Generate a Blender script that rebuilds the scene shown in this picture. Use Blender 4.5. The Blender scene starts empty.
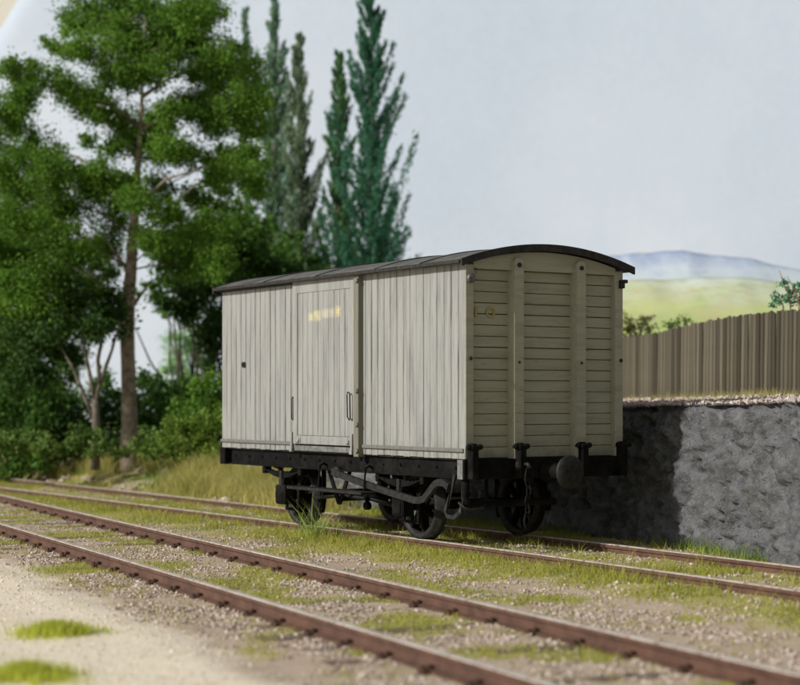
import bpy, bmesh, math, random
import numpy as np
from mathutils import Vector, Matrix

random.seed(7)
RNG = np.random.default_rng(11)
S = bpy.context.scene
COL = S.collection
R = math.radians

# ------------------------------------------------------------------ camera, world, sun, exposure
H, F = 1.6, 1760.0                        # eye height (m above rail top), focal length in photo pixels
cd = bpy.data.cameras.new('camera')
cam = bpy.data.objects.new('camera', cd); COL.objects.link(cam)
cam.location = (0, 0, H); cam.rotation_euler = (R(90), 0, 0)
cd.sensor_width = 36; cd.lens = 36 * F / 800; cd.shift_y = 57.5 / 800
cd.clip_start = 0.1; cd.clip_end = 400
cd.dof.use_dof = True; cd.dof.focus_distance = 19.6; cd.dof.aperture_fstop = 0.95
S.camera = cam

SUN_EL, SUN_AZ = R(28), math.atan2(-0.877, -0.480)      # the sun stands left of and behind the camera
w = bpy.data.worlds.new('World'); S.world = w; w.use_nodes = True
nt = w.node_tree; nt.nodes.clear()
sky = nt.nodes.new('ShaderNodeTexSky'); sky.sky_type = 'NISHITA'; sky.sun_disc = False
sky.sun_elevation = SUN_EL; sky.sun_rotation = SUN_AZ; sky.dust_density = 1.0
hs = nt.nodes.new('ShaderNodeHueSaturation'); hs.inputs['Saturation'].default_value = 0.12
bg = nt.nodes.new('ShaderNodeBackground'); bg.inputs['Strength'].default_value = 0.095
ow = nt.nodes.new('ShaderNodeOutputWorld')
nt.links.new(sky.outputs[0], hs.inputs['Color']); nt.links.new(hs.outputs[0], bg.inputs[0]); nt.links.new(bg.outputs[0], ow.inputs[0])
sd = bpy.data.lights.new('sun', 'SUN'); sd.energy = 5.0; sd.angle = R(2.8); sd.color = (1.0, 0.97, 0.92)
sun = bpy.data.objects.new('sun', sd); COL.objects.link(sun)
sdir = Vector((math.sin(SUN_AZ) * math.cos(SUN_EL), math.cos(SUN_AZ) * math.cos(SUN_EL), math.sin(SUN_EL)))
sun.rotation_euler = sdir.to_track_quat('Z', 'Y').to_euler(); sun.location = sdir * 60
S.view_settings.view_transform = 'Standard'; S.view_settings.look = 'None'
S.view_settings.exposure = -0.28; S.view_settings.gamma = 1.0

# ------------------------------------------------------------------ helpers
def at(px, py, d):
    return Vector(((px - 400) * d / F, d, H - (py - 400) * d / F))

def vnoise(x, y, seed=0):
    xi = np.floor(x).astype(np.int64); yi = np.floor(y).astype(np.int64)
    fx = x - xi; fy = y - yi
    fx = fx * fx * (3 - 2 * fx); fy = fy * fy * (3 - 2 * fy)
    def h(a, b):
        n = (a * 374761393 + b * 668265263 + seed * 974711) & 0x7fffffff
        n = ((n ^ (n >> 13)) * 1274126177) & 0x7fffffff
        n = n ^ (n >> 16)
        return (n & 0xffff) / 65535.0
    return (h(xi, yi) * (1 - fx) * (1 - fy) + h(xi + 1, yi) * fx * (1 - fy)
            + h(xi, yi + 1) * (1 - fx) * fy + h(xi + 1, yi + 1) * fx * fy)

def fbm(x, y, oct=4, seed=0):
    s, a, t = 0, 1, 0
    for o in range(oct):
        s = s + a * vnoise(x * 2 ** o, y * 2 ** o, seed + o * 17); t += a; a *= .5
    return s / t

def sstep(a, b, x):
    t = np.clip((x - a) / (b - a), 0, 1)
    return t * t * (3 - 2 * t)

def link(name, me, m=None, parent=None):
    o = bpy.data.objects.new(name, me); COL.objects.link(o)
    if m is not None:
        for mm in (m if isinstance(m, (list, tuple)) else [m]): me.materials.append(mm)
    if parent is not None: o.parent = parent
    return o

def np_mesh(name, V, faces, smooth=False):
    """V (n,3); faces: (m,k) array, all faces with k corners."""
    V = np.ascontiguousarray(V, np.float32); faces = np.ascontiguousarray(faces, np.int32)
    me = bpy.data.meshes.new(name)
    me.vertices.add(len(V)); me.vertices.foreach_set('co', V.ravel())
    m, k = faces.shape
    me.loops.add(m * k); me.loops.foreach_set('vertex_index', faces.ravel())
    me.polygons.add(m); me.polygons.foreach_set('loop_start', np.arange(0, m * k, k, dtype=np.int32))
    me.polygons.foreach_set('loop_total', np.full(m, k, np.int32))
    me.polygons.foreach_set('use_smooth', np.full(m, smooth, bool))
    me.update(calc_edges=True)
    return me

def attr(me, name, vals):
    a = me.attributes.new(name, 'FLOAT', 'POINT'); a.data.foreach_set('value', np.ascontiguousarray(vals, np.float32).ravel())

def thing(name, label, cat, loc=(0, 0, 0), rz=0.0, group=None):
    o = bpy.data.objects.new(name, None); COL.objects.link(o)
    o.location = loc; o.rotation_euler = (0, 0, rz); o.empty_display_size = .2
    return tag(o, label, cat, group)

def tag(o, label=None, cat=None, group=None, kind=None):
    if label: o['label'] = label
    if cat: o['category'] = cat
    if group: o['group'] = group
    if kind: o['kind'] = kind
    return o

class MB:
    """collects simple solids into one bmesh"""
    def __init__(s): s.bm = bmesh.new()
    def box(s, x0, x1, y0, y1, z0, z1, bev=0.0, segs=1):
        r = bmesh.ops.create_cube(s.bm, size=1)
        M = Matrix.Translation(((x0 + x1) / 2, (y0 + y1) / 2, (z0 + z1) / 2)) @ Matrix.Diagonal((abs(x1 - x0), abs(y1 - y0), abs(z1 - z0), 1))
        bmesh.ops.transform(s.bm, matrix=M, verts=r['verts'])
        if bev:
            es = {e for v in r['verts'] for e in v.link_edges}
            bmesh.ops.bevel(s.bm, geom=list(es), offset=bev, segments=segs, affect='EDGES', profile=.5)
        return s
    def prism(s, pts, axis, a0, a1):
        """pts 2-D outline extruded along axis ('x','y','z') from a0 to a1"""
        def p3(p, a): return {'x': (a, p[0], p[1]), 'y': (p[0], a, p[1]), 'z': (p[0], p[1], a)}[axis]
        A = [s.bm.verts.new(p3(p, a0)) for p in pts]; B = [s.bm.verts.new(p3(p, a1)) for p in pts]
        n = len(pts)
        fs = [s.bm.faces.new(A[::-1]), s.bm.faces.new(B)]
        for i in range(n): fs.append(s.bm.faces.new((A[i], A[(i + 1) % n], B[(i + 1) % n], B[i])))
        bmesh.ops.recalc_face_normals(s.bm, faces=fs)
        return s
    def tube(s, pts, rad, n=8, sq=None):
        """round tube along pts; sq=(w,h) gives a flat bar instead"""
        P = [Vector(p) for p in pts]; rings = []
        rr = rad if isinstance(rad, (list, tuple)) else [rad] * len(P)
        up = Vector((0, 0, 1))
        for i, p in enumerate(P):
            t = (P[min(i + 1, len(P) - 1)] - P[max(i - 1, 0)]).normalized()
            u = up if abs(t.dot(up)) < .95 else Vector((1, 0, 0))
            a = t.cross(u).normalized(); b = a.cross(t).normalized()
            if sq: cs = [(sq[0] / 2, sq[1] / 2), (-sq[0] / 2, sq[1] / 2), (-sq[0] / 2, -sq[1] / 2), (sq[0] / 2, -sq[1] / 2)]
            else: cs = [(rr[i] * math.cos(2 * math.pi * k / n), rr[i] * math.sin(2 * math.pi * k / n)) for k in range(n)]
            rings.append([s.bm.verts.new(p + a * c[0] + b * c[1]) for c in cs])
        fs = []
        m = len(rings[0])
        for i in range(len(rings) - 1):
            for k in range(m):
                fs.append(s.bm.faces.new((rings[i][k], rings[i][(k + 1) % m], rings[i + 1][(k + 1) % m], rings[i + 1][k])))
        fs.append(s.bm.faces.new(rings[0][::-1])); fs.append(s.bm.faces.new(rings[-1]))
        bmesh.ops.recalc_face_normals(s.bm, faces=fs)
        if not sq:
            for f in fs[:-2]: f.smooth = True
        return s
    def lathe(s, prof, c, axis='y', n=28, closed=False, smooth=True):
        """prof: (radius, offset along the axis)"""
        rings = []
        for r, a in prof:
            ring = []
            for k in range(n):
                t = 2 * math.pi * k / n; q = (r * math.cos(t), r * math.sin(t))
                v = {'x': (a, q[0], q[1]), 'y': (q[0], a, q[1]), 'z': (q[0], q[1], a)}[axis]
                ring.append(s.bm.verts.new(Vector(c) + Vector(v)))
            rings.append(ring)
        fs = []
        pairs = [(i, i + 1) for i in range(len(rings) - 1)] + ([(len(rings) - 1, 0)] if closed else [])
        for i, j in pairs:
            for k in range(n):
                fs.append(s.bm.faces.new((rings[i][k], rings[i][(k + 1) % n], rings[j][(k + 1) % n], rings[j][k])))
        if not closed:
            fs.append(s.bm.faces.new(rings[0][::-1])); fs.append(s.bm.faces.new(rings[-1]))
        bmesh.ops.recalc_face_normals(s.bm, faces=fs)
        if smooth:
            for f in fs: f.smooth = len(f.verts) == 4
        return s
    def mesh(s, name):
        me = bpy.data.meshes.new(name); s.bm.to_mesh(me); s.bm.free(); return me
    def obj(s, name, m, parent=None): return link(name, s.mesh(name), m, parent)

# ------------------------------------------------------------------ materials
def new_mat(name):
    m = bpy.data.materials.new(name); m.use_nodes = True
    t = m.node_tree; b = t.nodes['Principled BSDF']
    return m, t, b

def nd(t, kind, **kw):
    n = t.nodes.new(kind)
    for k, v in kw.items():
        if hasattr(n, k): setattr(n, k, v)
        else: n.inputs[k.replace('_', ' ')].default_value = v
    return n

def noise(t, co, scale, detail=5, rough=.55, dist=0.0):
    n = t.nodes.new('ShaderNodeTexNoise'); n.inputs['Scale'].default_value = scale
    n.inputs['Detail'].default_value = detail; n.inputs['Roughness'].default_value = rough; n.inputs['Distortion'].default_value = dist
    if co is not None: t.links.new(co, n.inputs['Vector'])
    return n.outputs['Fac']

def mrange(t, v, a, b, c=0.0, d=1.0):
    n = t.nodes.new('ShaderNodeMapRange'); n.clamp = True
    for k, x in zip(('From Min', 'From Max', 'To Min', 'To Max'), (a, b, c, d)): n.inputs[k].default_value = x
    t.links.new(v, n.inputs['Value']); return n.outputs[0]

def mix(t, fac, a, b, mode='MIX'):
    n = t.nodes.new('ShaderNodeMix'); n.data_type = 'RGBA'; n.blend_type = mode
    for sock, v in ((0, fac), (6, a), (7, b)):
        if isinstance(v, (int, float)): n.inputs[sock].default_value = v
        elif isinstance(v, (tuple, list)): n.inputs[sock].default_value = (*v, 1) if len(v) == 3 else v
        else: t.links.new(v, n.inputs[sock])
    return n.outputs[2]

def math_(t, op, a, b=0.0):
    n = t.nodes.new('ShaderNodeMath'); n.operation = op
    for i, v in enumerate((a, b)):
        if isinstance(v, (int, float)): n.inputs[i].default_value = v
        else: t.links.new(v, n.inputs[i])
    return n.outputs[0]

def coord(t, which='Object', obj=None, scale=None):
    c = t.nodes.new('ShaderNodeTexCoord')
    if obj is not None: c.object = obj
    o = c.outputs[which]
    if scale:
        mp = t.nodes.new('ShaderNodeMapping'); mp.inputs['Scale'].default_value = scale
        t.links.new(o, mp.inputs[0]); o = mp.outputs[0]
    return o

def bump(t, b, hgt, strength=.4, dist=.02):
    n = t.nodes.new('ShaderNodeBump'); n.inputs['Strength'].default_value = strength; n.inputs['Distance'].default_value = dist
    t.links.new(hgt, n.inputs['Height']); t.links.new(n.outputs[0], b.inputs['Normal'])

def speckle(name, c1, c2, scale=8, rough=.85, bs=.3, bd=.01, c3=None, s3=2.0, detail=6):
    m, t, b = new_mat(name); co = coord(t)
    f = mrange(t, noise(t, co, scale, detail), .35, .65)
    c = mix(t, f, c1, c2)
    if c3: c = mix(t, mrange(t, noise(t, co, s3, 4), .5, .68), c, c3)
    t.links.new(c, b.inputs['Base Color']); b.inputs['Roughness'].default_value = rough
    bump(t, b, noise(t, co, scale * 2.5, 5), bs, bd)
    b.inputs['Specular IOR Level'].default_value = .25
    return m

def leaf_mat(name, dark, light, trans=.25, rough=.6):
    m, t, b = new_mat(name)
    g = t.nodes.new('ShaderNodeNewGeometry')
    co = coord(t)
    f = mix(t, .6, g.outputs['Random Per Island'], mrange(t, noise(t, co, 1.1, 3), .3, .7))
    c = mix(t, f, dark, light)
    t.links.new(c, b.inputs['Base Color']); b.inputs['Roughness'].default_value = rough
    b.inputs['Specular IOR Level'].default_value = .2
    tr = t.nodes.new('ShaderNodeBsdfTranslucent'); t.links.new(c, tr.inputs[0])
    ms = t.nodes.new('ShaderNodeMixShader'); ms.inputs[0].default_value = trans
    t.links.new(b.outputs[0], ms.inputs[1]); t.links.new(tr.outputs[0], ms.inputs[2])
    t.links.new(ms.outputs[0], t.nodes['Material Output'].inputs[0])
    return m

def island_mat(name, cols, rough=.9, scale=40):
    """a colour for each loose piece"""
    m, t, b = new_mat(name); g = t.nodes.new('ShaderNodeNewGeometry')
    rp = t.nodes.new('ShaderNodeValToRGB'); e = rp.color_ramp.elements
    e[0].color = (*cols[0], 1); e[1].color = (*cols[-1], 1)
    for i, c in enumerate(cols[1:-1]):
        x = e.new((i + 1) / (len(cols) - 1)); x.color = (*c, 1)
    t.links.new(g.outputs['Random Per Island'], rp.inputs[0])
    co = coord(t)
    c = mix(t, mrange(t, noise(t, co, scale, 3), .3, .7, 0, .3), rp.outputs[0], (.16, .13, .10))
    t.links.new(c, b.inputs['Base Color']); b.inputs['Roughness'].default_value = rough
    b.inputs['Specular IOR Level'].default_value = .2
    return m

# ------------------------------------------------------------------ layout frames
VO = Vector((0.0746, 21.906, 0.0)); VA = -math.atan2(0.8415, 0.540)
EX = (0.540, -0.8415); EY = (0.8415, 0.540)
def to_van(X, Y): return (X - VO.x) * EX[0] + (Y - VO.y) * EX[1], (X - VO.x) * EY[0] + (Y - VO.y) * EY[1]
def from_van(x, y): return VO.x + x * EX[0] + y * EY[0], VO.y + x * EX[1] + y * EY[1]
PD = (0.906, 0.4226); QD = (-0.4226, 0.906)             # main track: across, along
def to_main(X, Y): return X * PD[0] + Y * PD[1], X * QD[0] + Y * QD[1]
def from_main(p, q): return p * PD[0] + q * QD[0], p * PD[1] + q * QD[1]
SX = np.array([-26, -14, -5, 0, 3, 7, 10, 14.]); SYC = np.array([.16, .12, .06, 0, -.05, -.27, -.6, -1.2])
def siding_c(x):                                          # smooth centre line of the siding
    x = np.asarray(x, float)
    return sum(np.interp(x + o, SX, SYC) for o in (-1.2, -.6, 0, .6, 1.2)) / 5
WALL = np.array([(6.85, 11.0), (5.6, 13.8), (4.85, 15.8), (4.07, 17.9), (3.22, 20.2), (2.4, 22.4), (-1.65, 28.7)])
# dense wall path
def resample(P, step):
    seg = np.linalg.norm(np.diff(P, axis=0), axis=1); L = np.concatenate([[0], np.cumsum(seg)])
    n = int(L[-1] / step) + 1; s = np.linspace(0, L[-1], n)
    return np.stack([np.interp(s, L, P[:, 0]), np.interp(s, L, P[:, 1])], 1), s
WP, WS = resample(WALL, .03)
k = np.ones(69) / 69
WPs = np.stack([np.convolve(np.pad(WP[:, i], 34, mode='reflect', reflect_type='odd'), k, 'valid') for i in (0, 1)], 1)
WT = np.gradient(WPs, axis=0); WT /= np.linalg.norm(WT, axis=1)[:, None]
WN = np.stack([WT[:, 1], -WT[:, 0]], 1)                   # points away from the track

def ground_z(X, Y, fine=True):
    x, y = to_van(X, Y); p, q = to_main(X, Y)
    yc = y - siding_c(x)
    z = np.full_like(X, -.145)
    z = z + .05 * sstep(-2.2, -1.0, yc) * sstep(2.6, 1.6, yc)
    z = z + .03 * sstep(4.1, 3.7, p)
    m = sstep(-5.0, -11.0, x)
    z = z + m * (.66 * sstep(1.25, 3.3, yc) + .30 * sstep(3, 10, yc))
    if fine:
        z = z + .03 * (fbm(X * 1.7, Y * 1.7, 4, 3) - .5)
        z = z + m * .55 * sstep(1.4, 2.6, yc) * (fbm(X * 1.1, Y * 1.1, 4, 9) - .5)
        z = z + .025 * (fbm(X * 7, Y * 7, 3, 21) - .5) * sstep(3.6, 4.6, p)
    return z

def plat_z(s, D):                                         # s along the wall path, D behind its face
    z = 1.63 - .017 * (s - 3.07) + .05 * np.minimum(D, 3) + .012 * np.clip(D - 3, 0, 40)
    return z

# ------------------------------------------------------------------ setting: ground
def axis_steps(lo, a, b, hi, fine, grow=1.18):
    c = list(np.arange(a, b, fine)); s, x = fine, b
    while x < hi: c.append(x); s *= grow; x += s
    c.append(hi); s, x = fine, a; pre = []
    while True:
        s *= grow; x -= s
        if x < lo: pre.append(lo); break
        pre.append(x)
    return np.array(pre[::-1] + c)
gx = axis_steps(-120, -9, 6.5, 120, .07); gy = axis_steps(-60, 8.5, 38, 140, .09)
GX, GY = np.meshgrid(gx, gy, indexing='ij')
GZ = ground_z(GX, GY)
n0, n1 = GX.shape
idx = np.arange(n0 * n1).reshape(n0, n1)
quads = np.stack([idx[:-1, :-1], idx[1:, :-1], idx[1:, 1:], idx[:-1, 1:]], -1).reshape(-1, 4)
gme = np_mesh('ground', np.stack([GX, GY, GZ], -1).reshape(-1, 3), quads, True)
gp, gq = to_main(GX, GY); gvx, gvy = to_van(GX, GY); gyc = gvy - siding_c(gvx)
nz = fbm(GX * .9, GY * .9, 4, 5)
sand = sstep(4.25, 3.75, gp + .9 * (nz - .5) + .35 * (fbm(GX * 4, GY * 4, 3, 8) - .5))
green = sstep(.50, .66, fbm(GX * 1.5, GY * 1.5, 4, 31)) * sstep(3.9, 4.4, gp) * .8
green = np.maximum(green, sstep(-1.9, -1.35, gyc + .8 * (nz - .5)) * sstep(2.4, 1.2, gyc) * .75)
bank = sstep(1.2, 2.0, gyc) * sstep(-4, -6.5, gvx)
attr(gme, 'sand', sand); attr(gme, 'green', green); attr(gme, 'bank', bank)

m_ground, t, b = new_mat('ground_soil'); co = coord(t)
def at_node(t, nm):
    a = t.nodes.new('ShaderNodeAttribute'); a.attribute_name = nm; return a.outputs['Fac']
fine_n = noise(t, co, 55, 4, .7); mid_n = noise(t, co, 9, 5); big_n = noise(t, co, 1.3, 4)
c_sand = mix(t, mrange(t, fine_n, .35, .65), (.68, .58, .44), (.86, .78, .64))
c_sand = mix(t, mrange(t, mid_n, .5, .7, 0, .6), c_sand, (.88, .81, .68))
c_sand = mix(t, mrange(t, big_n, .55, .7, 0, .45), c_sand, (.58, .52, .31))
c_bal = mix(t, mrange(t, fine_n, .35, .65), (.34, .255, .19), (.58, .465, .37))
c_bal = mix(t, mrange(t, mid_n, .45, .7, 0, .6), c_bal, (.40, .36, .24))
c_grn = mix(t, mrange(t, fine_n, .3, .7), (.23, .23, .045), (.46, .43, .12))
c_bank = mix(t, mrange(t, mid_n, .4, .6), (.36, .28, .19), (.54, .45, .33))
c_bank = mix(t, mrange(t, big_n, .47, .58, 0, .9), c_bank, (.27, .28, .08))
c = mix(t, at_node(t, 'green'), c_bal, c_grn)
c = mix(t, at_node(t, 'bank'), c, c_bank)
c = mix(t, at_node(t, 'sand'), c, c_sand)
t.links.new(c, b.inputs['Base Color']); b.inputs['Roughness'].default_value = .95; b.inputs['Specular IOR Level'].default_value = .1
bump(t, b, fine_n, .3, .010)
tag(link('ground', gme, m_ground), kind='structure')

# platform ground behind the wall: one sheet, its far end falling away as an earth bank
NS = 170; sel = np.linspace(0, len(WPs) - 1, NS).astype(int)
Dv = np.concatenate([np.array([.32, .4, .5, .62, .75, .9, 1.1, 1.35, 1.6, 2, 2.5, 3]), np.linspace(3.6, 30, 45)])
extra = 26
PV = []
for j in range(NS + extra):
    i = sel[min(j, NS - 1)]; over = max(0, j - NS + 1) * .06
    base = WPs[i] + WT[i] * over
    X = base[0] + WN[i, 0] * Dv; Y = base[1] + WN[i, 1] * Dv
    s = WS[i] + over
    z = plat_z(s, Dv) + .06 * (fbm(X * 2.2, Y * 2.2, 4, 41) - .5) * np.minimum(1, Dv)
    rnd = fbm(X * 1.5 + 7, Y * 1.5, 3, 44) * .5
    fall = sstep(1.4, .05, over + rnd * (over > 0))
    z = z * fall + (-.5) * (1 - fall)
    PV.append(np.stack([X, Y, z], -1))
PV = np.array(PV); pn0, pn1 = PV.shape[:2]
idx = np.arange(pn0 * pn1).reshape(pn0, pn1)
quads = np.stack([idx[:-1, :-1], idx[:-1, 1:], idx[1:, 1:], idx[1:, :-1]], -1).reshape(-1, 4)
m_plat = speckle('platform_earth', (.30, .25, .20), (.58, .50, .43), 16, .95, .6, .02, (.24, .24, .08), 1.2)
tag(link('platform_ground', np_mesh('platform_ground', PV.reshape(-1, 3), quads, True), m_plat), kind='structure')

# ------------------------------------------------------------------ sky backdrop, room wall, hills
m_sky, t, b = new_mat('sky_paint'); co = coord(t)
f1 = noise(t, co, .09, 4, .5); f2 = noise(t, co, .7, 5, .6)
c = mix(t, mrange(t, f1, .35, .7), (0.3831, 0.4367, 0.5123), (0.4859, 0.5305, 0.5834))
c = mix(t, mrange(t, f2, .35, .65, 0, .4), c, (0.4094, 0.4628, 0.546)); c = mix(t, mrange(t, noise(t, co, 3.5, 5, .7), .4, .66, 0, .2), c, (0.5162, 0.5518, 0.5997))
t.links.new(c, b.inputs['Base Color']); b.inputs['Roughness'].default_value = 1; b.inputs['Specular IOR Level'].default_value = 0
sv = []; us = np.linspace(-75, 75, 90); vs = np.linspace(0, 1, 40)
for u in us:
    X0, Y0 = u * .885, 62 - u * .466
    pxe = 400 + F * X0 / Y0
    ztop = 17.2 + .075 * max(0, pxe + 20) + max(0, -pxe - 20) * -.01      # the sheet's upper edge drops towards its left end
    ztop = min(ztop, 46)
    for v in vs:
        z = -6 + (ztop + 6) * v
        back = 5.0 * max(0, v - .86) ** 2 / .14 ** 2 * .14 * 3            # rolls back along the top edge
        sv.append((X0 + .466 * back, Y0 + .885 * back, z))
idx = np.arange(len(us) * len(vs)).reshape(len(us), len(vs))
quads = np.stack([idx[:-1, :-1], idx[1:, :-1], idx[1:, 1:], idx[:-1, 1:]], -1).reshape(-1, 4)
tag(link('sky', np_mesh('sky', np.array(sv), quads, True), m_sky), kind='structure')
m_room = speckle('cream_plaster', (.50, .47, .40), (.56, .53, .46), .6, .9, .05, .01)
rw = MB(); rw.box(-90, 90, 0, .5, -8, 60); ro = rw.obj('room_wall', m_room)
ro.location = (0, 84, 0); ro.rotation_euler = (0, 0, -math.atan2(.466, .885)); tag(ro, kind='structure')

def hill(name, prof, d0, depth, m, rough, seed, skew=0.0):
    """prof: (px, py) crest outline at distance d0; the slope comes forward by depth metres"""
    P = np.array(prof, float); pxs = np.linspace(P[0, 0], P[-1, 0], 150); V = []
    rows = 40
    for i, px in enumerate(pxs):
        py = np.interp(px, P[:, 0], P[:, 1])
        dd = d0 + skew * (px - 700) / 100
        X = (px - 400) * dd / F; zt = H - (py - 400) * dd / F
        for j in range(rows):
            v = j / (rows - 1)                              # 0 crest ... 1 foot
            Y = dd - depth * v; prof_z = 1.0 + (zt - 1.0) * (1 - v) ** 1.15
            nzv = (fbm(np.array([X * .35]), np.array([Y * .35]), 5, seed)[0] - .5) * rough * (1 - v * .6)
            V.append((X, Y, prof_z + nzv))
        # back of the ridge
    V = np.array(V).reshape(150, rows, 3)
    back = V[:, :1].copy(); back[..., 1] += 4; back[..., 2] = -1
    V = np.concatenate([back, V], 1); rows += 1
    idx = np.arange(150 * rows).reshape(150, rows)
    q = np.stack([idx[:-1, :-1], idx[:-1, 1:], idx[1:, 1:], idx[1:, :-1]], -1).reshape(-1, 4)
    return tag(link(name, np_mesh(name, V.reshape(-1, 3), q, True), m), kind='structure')

def wash_mat(name, lo, mid, hi, z0, z1, z2, sc, spot, spot2):
    """watercolour wash: pigment bands by height, broken by noise"""
    m, t, b = new_mat(name); co = coord(t)
    sp = t.nodes.new('ShaderNodeSeparateXYZ'); t.links.new(co, sp.inputs[0])
    wob = math_(t, 'MULTIPLY', math_(t, 'SUBTRACT', noise(t, co, sc, 6, .65), .5), (z2 - z0) * 1.1)
    z = math_(t, 'ADD', sp.outputs[2], wob)
    c = mix(t, mrange(t, z, z0, z1), lo, mid); c = mix(t, mrange(t, z, z1, z2), c, hi)
    c = mix(t, mrange(t, noise(t, co, sc * 3, 6, .7), .46, .66, 0, .75), c, spot)
    c = mix(t, mrange(t, noise(t, coord(t, 'Object', None, (1, 1, 2.5)), sc * 2.2, 6, .7), .5, .66, 0, .7), c, spot2)
    t.links.new(c, b.inputs['Base Color']); b.inputs['Roughness'].default_value = 1; b.inputs['Specular IOR Level'].default_value = 0
    return m
m_far = wash_mat('hill_blue_wash', (.52, .58, .54), (.49, .56, .63), (.32, .38, .53), 4.25, 4.7, 5.15, .8, (.56, .61, .66), (.36, .43, .58))
m_mead = wash_mat('hill_meadow_wash', (.33, .43, .13), (.48, .52, .25), (.53, .59, .55), 2.9, 3.55, 4.25, .7, (.50, .44, .26), (.36, .42, .22))
hill('far_hills', [(440, 330), (500, 285), (560, 264), (600, 258), (640, 255), (660, 254), (685, 253), (720, 259), (745, 261), (770, 265), (800, 266), (860, 268), (950, 280), (1150, 330)], 43, 4.5, m_far, .6, 60)
hill('meadow_slope', [(430, 360), (520, 310), (590, 286), (640, 282), (700, 281), (760, 284), (800, 287), (880, 296), (1000, 320), (1200, 370)], 37.5, 6, m_mead, .6, 70)

# ------------------------------------------------------------------ retaining wall
m_wall, t, b = new_mat('wall_render'); co = coord(t)
n1_ = noise(t, co, 5, 8, .65); n2_ = noise(t, co, 24, 6, .7)
c = mix(t, mrange(t, n1_, .35, .66), (0.1321, 0.1332, 0.1373), (0.3148, 0.3178, 0.3254))
c = mix(t, mrange(t, n2_, .52, .68, 0, .7), c, (0.3762, 0.3833, 0.3969))
c = mix(t, mrange(t, noise(t, co, 15, 5, .65), .60, .68, 0, .75), c, (.055, .053, .045))
c = mix(t, mrange(t, noise(t, co, 60, 3), .66, .74, 0, .6), c, (0.41, 0.3854, 0.2952))
c = mix(t, mrange(t, noise(t, co, 2.0, 4), .56, .7, 0, .5), c, (0.1394, 0.123, 0.0943))
t.links.new(c, b.inputs['Base Color']); b.inputs['Roughness'].default_value = .9; b.inputs['Specular IOR Level'].default_value = .2
bump(t, b, math_(t, 'ADD', n2_, noise(t, co, 70, 4, .7)), 1.0, .045)
ii = np.arange(0, len(WPs), 1); NZ = 84
wv = []
xs_w = WS[ii]
for i in ii:
    s = WS[i]; zt = float(plat_z(s, np.array(.3)))
    zs = np.linspace(-.4, zt, NZ); ss = np.full(NZ, s)
    d1 = fbm(ss * 2.1, zs * 2.1, 5, 51); d2 = fbm(ss * 7 + 1.5 * d1, zs * 7, 5, 55)
    crack = np.abs(fbm(ss * 3.2 + 2 * d1, zs * 3.2 + 2 * d2, 3, 58) - .5)
    d3 = fbm(ss * 14, zs * 14, 3, 61); pit = sstep(.62, .72, fbm(ss * 4.5, zs * 4.5, 4, 63))
    off = .16 * (d1 - .5) + .24 * (d2 - .5) + .13 * (d3 - .5) - .04 * sstep(.04, 0, crack) - .08 * pit
    off = np.where(zs > zt - .06, off - .04, off)
    lean = -.05 * (zs / 1.5)
    X = WPs[i, 0] - WN[i, 0] * (off + lean); Y = WPs[i, 1] - WN[i, 1] * (off + lean)
    front = np.stack([X, Y, zs], -1)
    tz = zt + .03 * (fbm(np.array([s * 6]), np.array([0.]), 3, 59)[0] - .5)
    top = [(WPs[i, 0] + WN[i, 0] * D, WPs[i, 1] + WN[i, 1] * D, tz + .02 * (D > .1)) for D in (.06, .2, .36)]
    backp = [(WPs[i, 0] + WN[i, 0] * .5, WPs[i, 1] + WN[i, 1] * .5, -.4)]
    wv.append(np.concatenate([front, np.array(top), np.array(backp)]))
wv = np.array(wv); a0, a1 = wv.shape[:2]
idx = np.arange(a0 * a1).reshape(a0, a1)
quads = np.stack([idx[:-1, :-1], idx[1:, :-1], idx[1:, 1:], idx[:-1, 1:]], -1).reshape(-1, 4)
wo = link('retaining_wall', np_mesh('retaining_wall', wv.reshape(-1, 3), quads, True), m_wall)
tag(wo, 'rough grey retaining wall holding up the raised ground behind the van', 'wall')

# ------------------------------------------------------------------ tracks
m_rail, t, b = new_mat('rail_rust'); co = coord(t)
f = noise(t, co, 6, 6); f2 = noise(t, co, 40, 4)
c = mix(t, mrange(t, f, .35, .65), (.066, .030, .018), (.122, .058, .036)); c = mix(t, mrange(t, f2, .5, .7, 0, .5), c, (0.1163, 0.07434, 0.05652))
t.links.new(c, b.inputs['Base Color']); b.inputs['Roughness'].default_value = .8; bump(t, b, f2, .3, .004)
m_head, t, b = new_mat('rail_worn_top'); co = coord(t)
c = mix(t, mrange(t, noise(t, co, 3, 6), .35, .65), (.46, .40, .34), (.60, .55, .48)); c = mix(t, mrange(t, noise(t, co, 14, 4), .52, .66), c, (.30, .17, .11))
t.links.new(c, b.inputs['Base Color']); b.inputs['Roughness'].default_value = .5; b.inputs['Metallic'].default_value = .25
m_sleeper = speckle('sleeper_wood', (.10, .07, .05), (.23, .175, .13), 14, .9, .5, .01)
m_chair = speckle('chair_rust', (.045, .024, .016), (.092, .05, .034), 20, .85)

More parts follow.
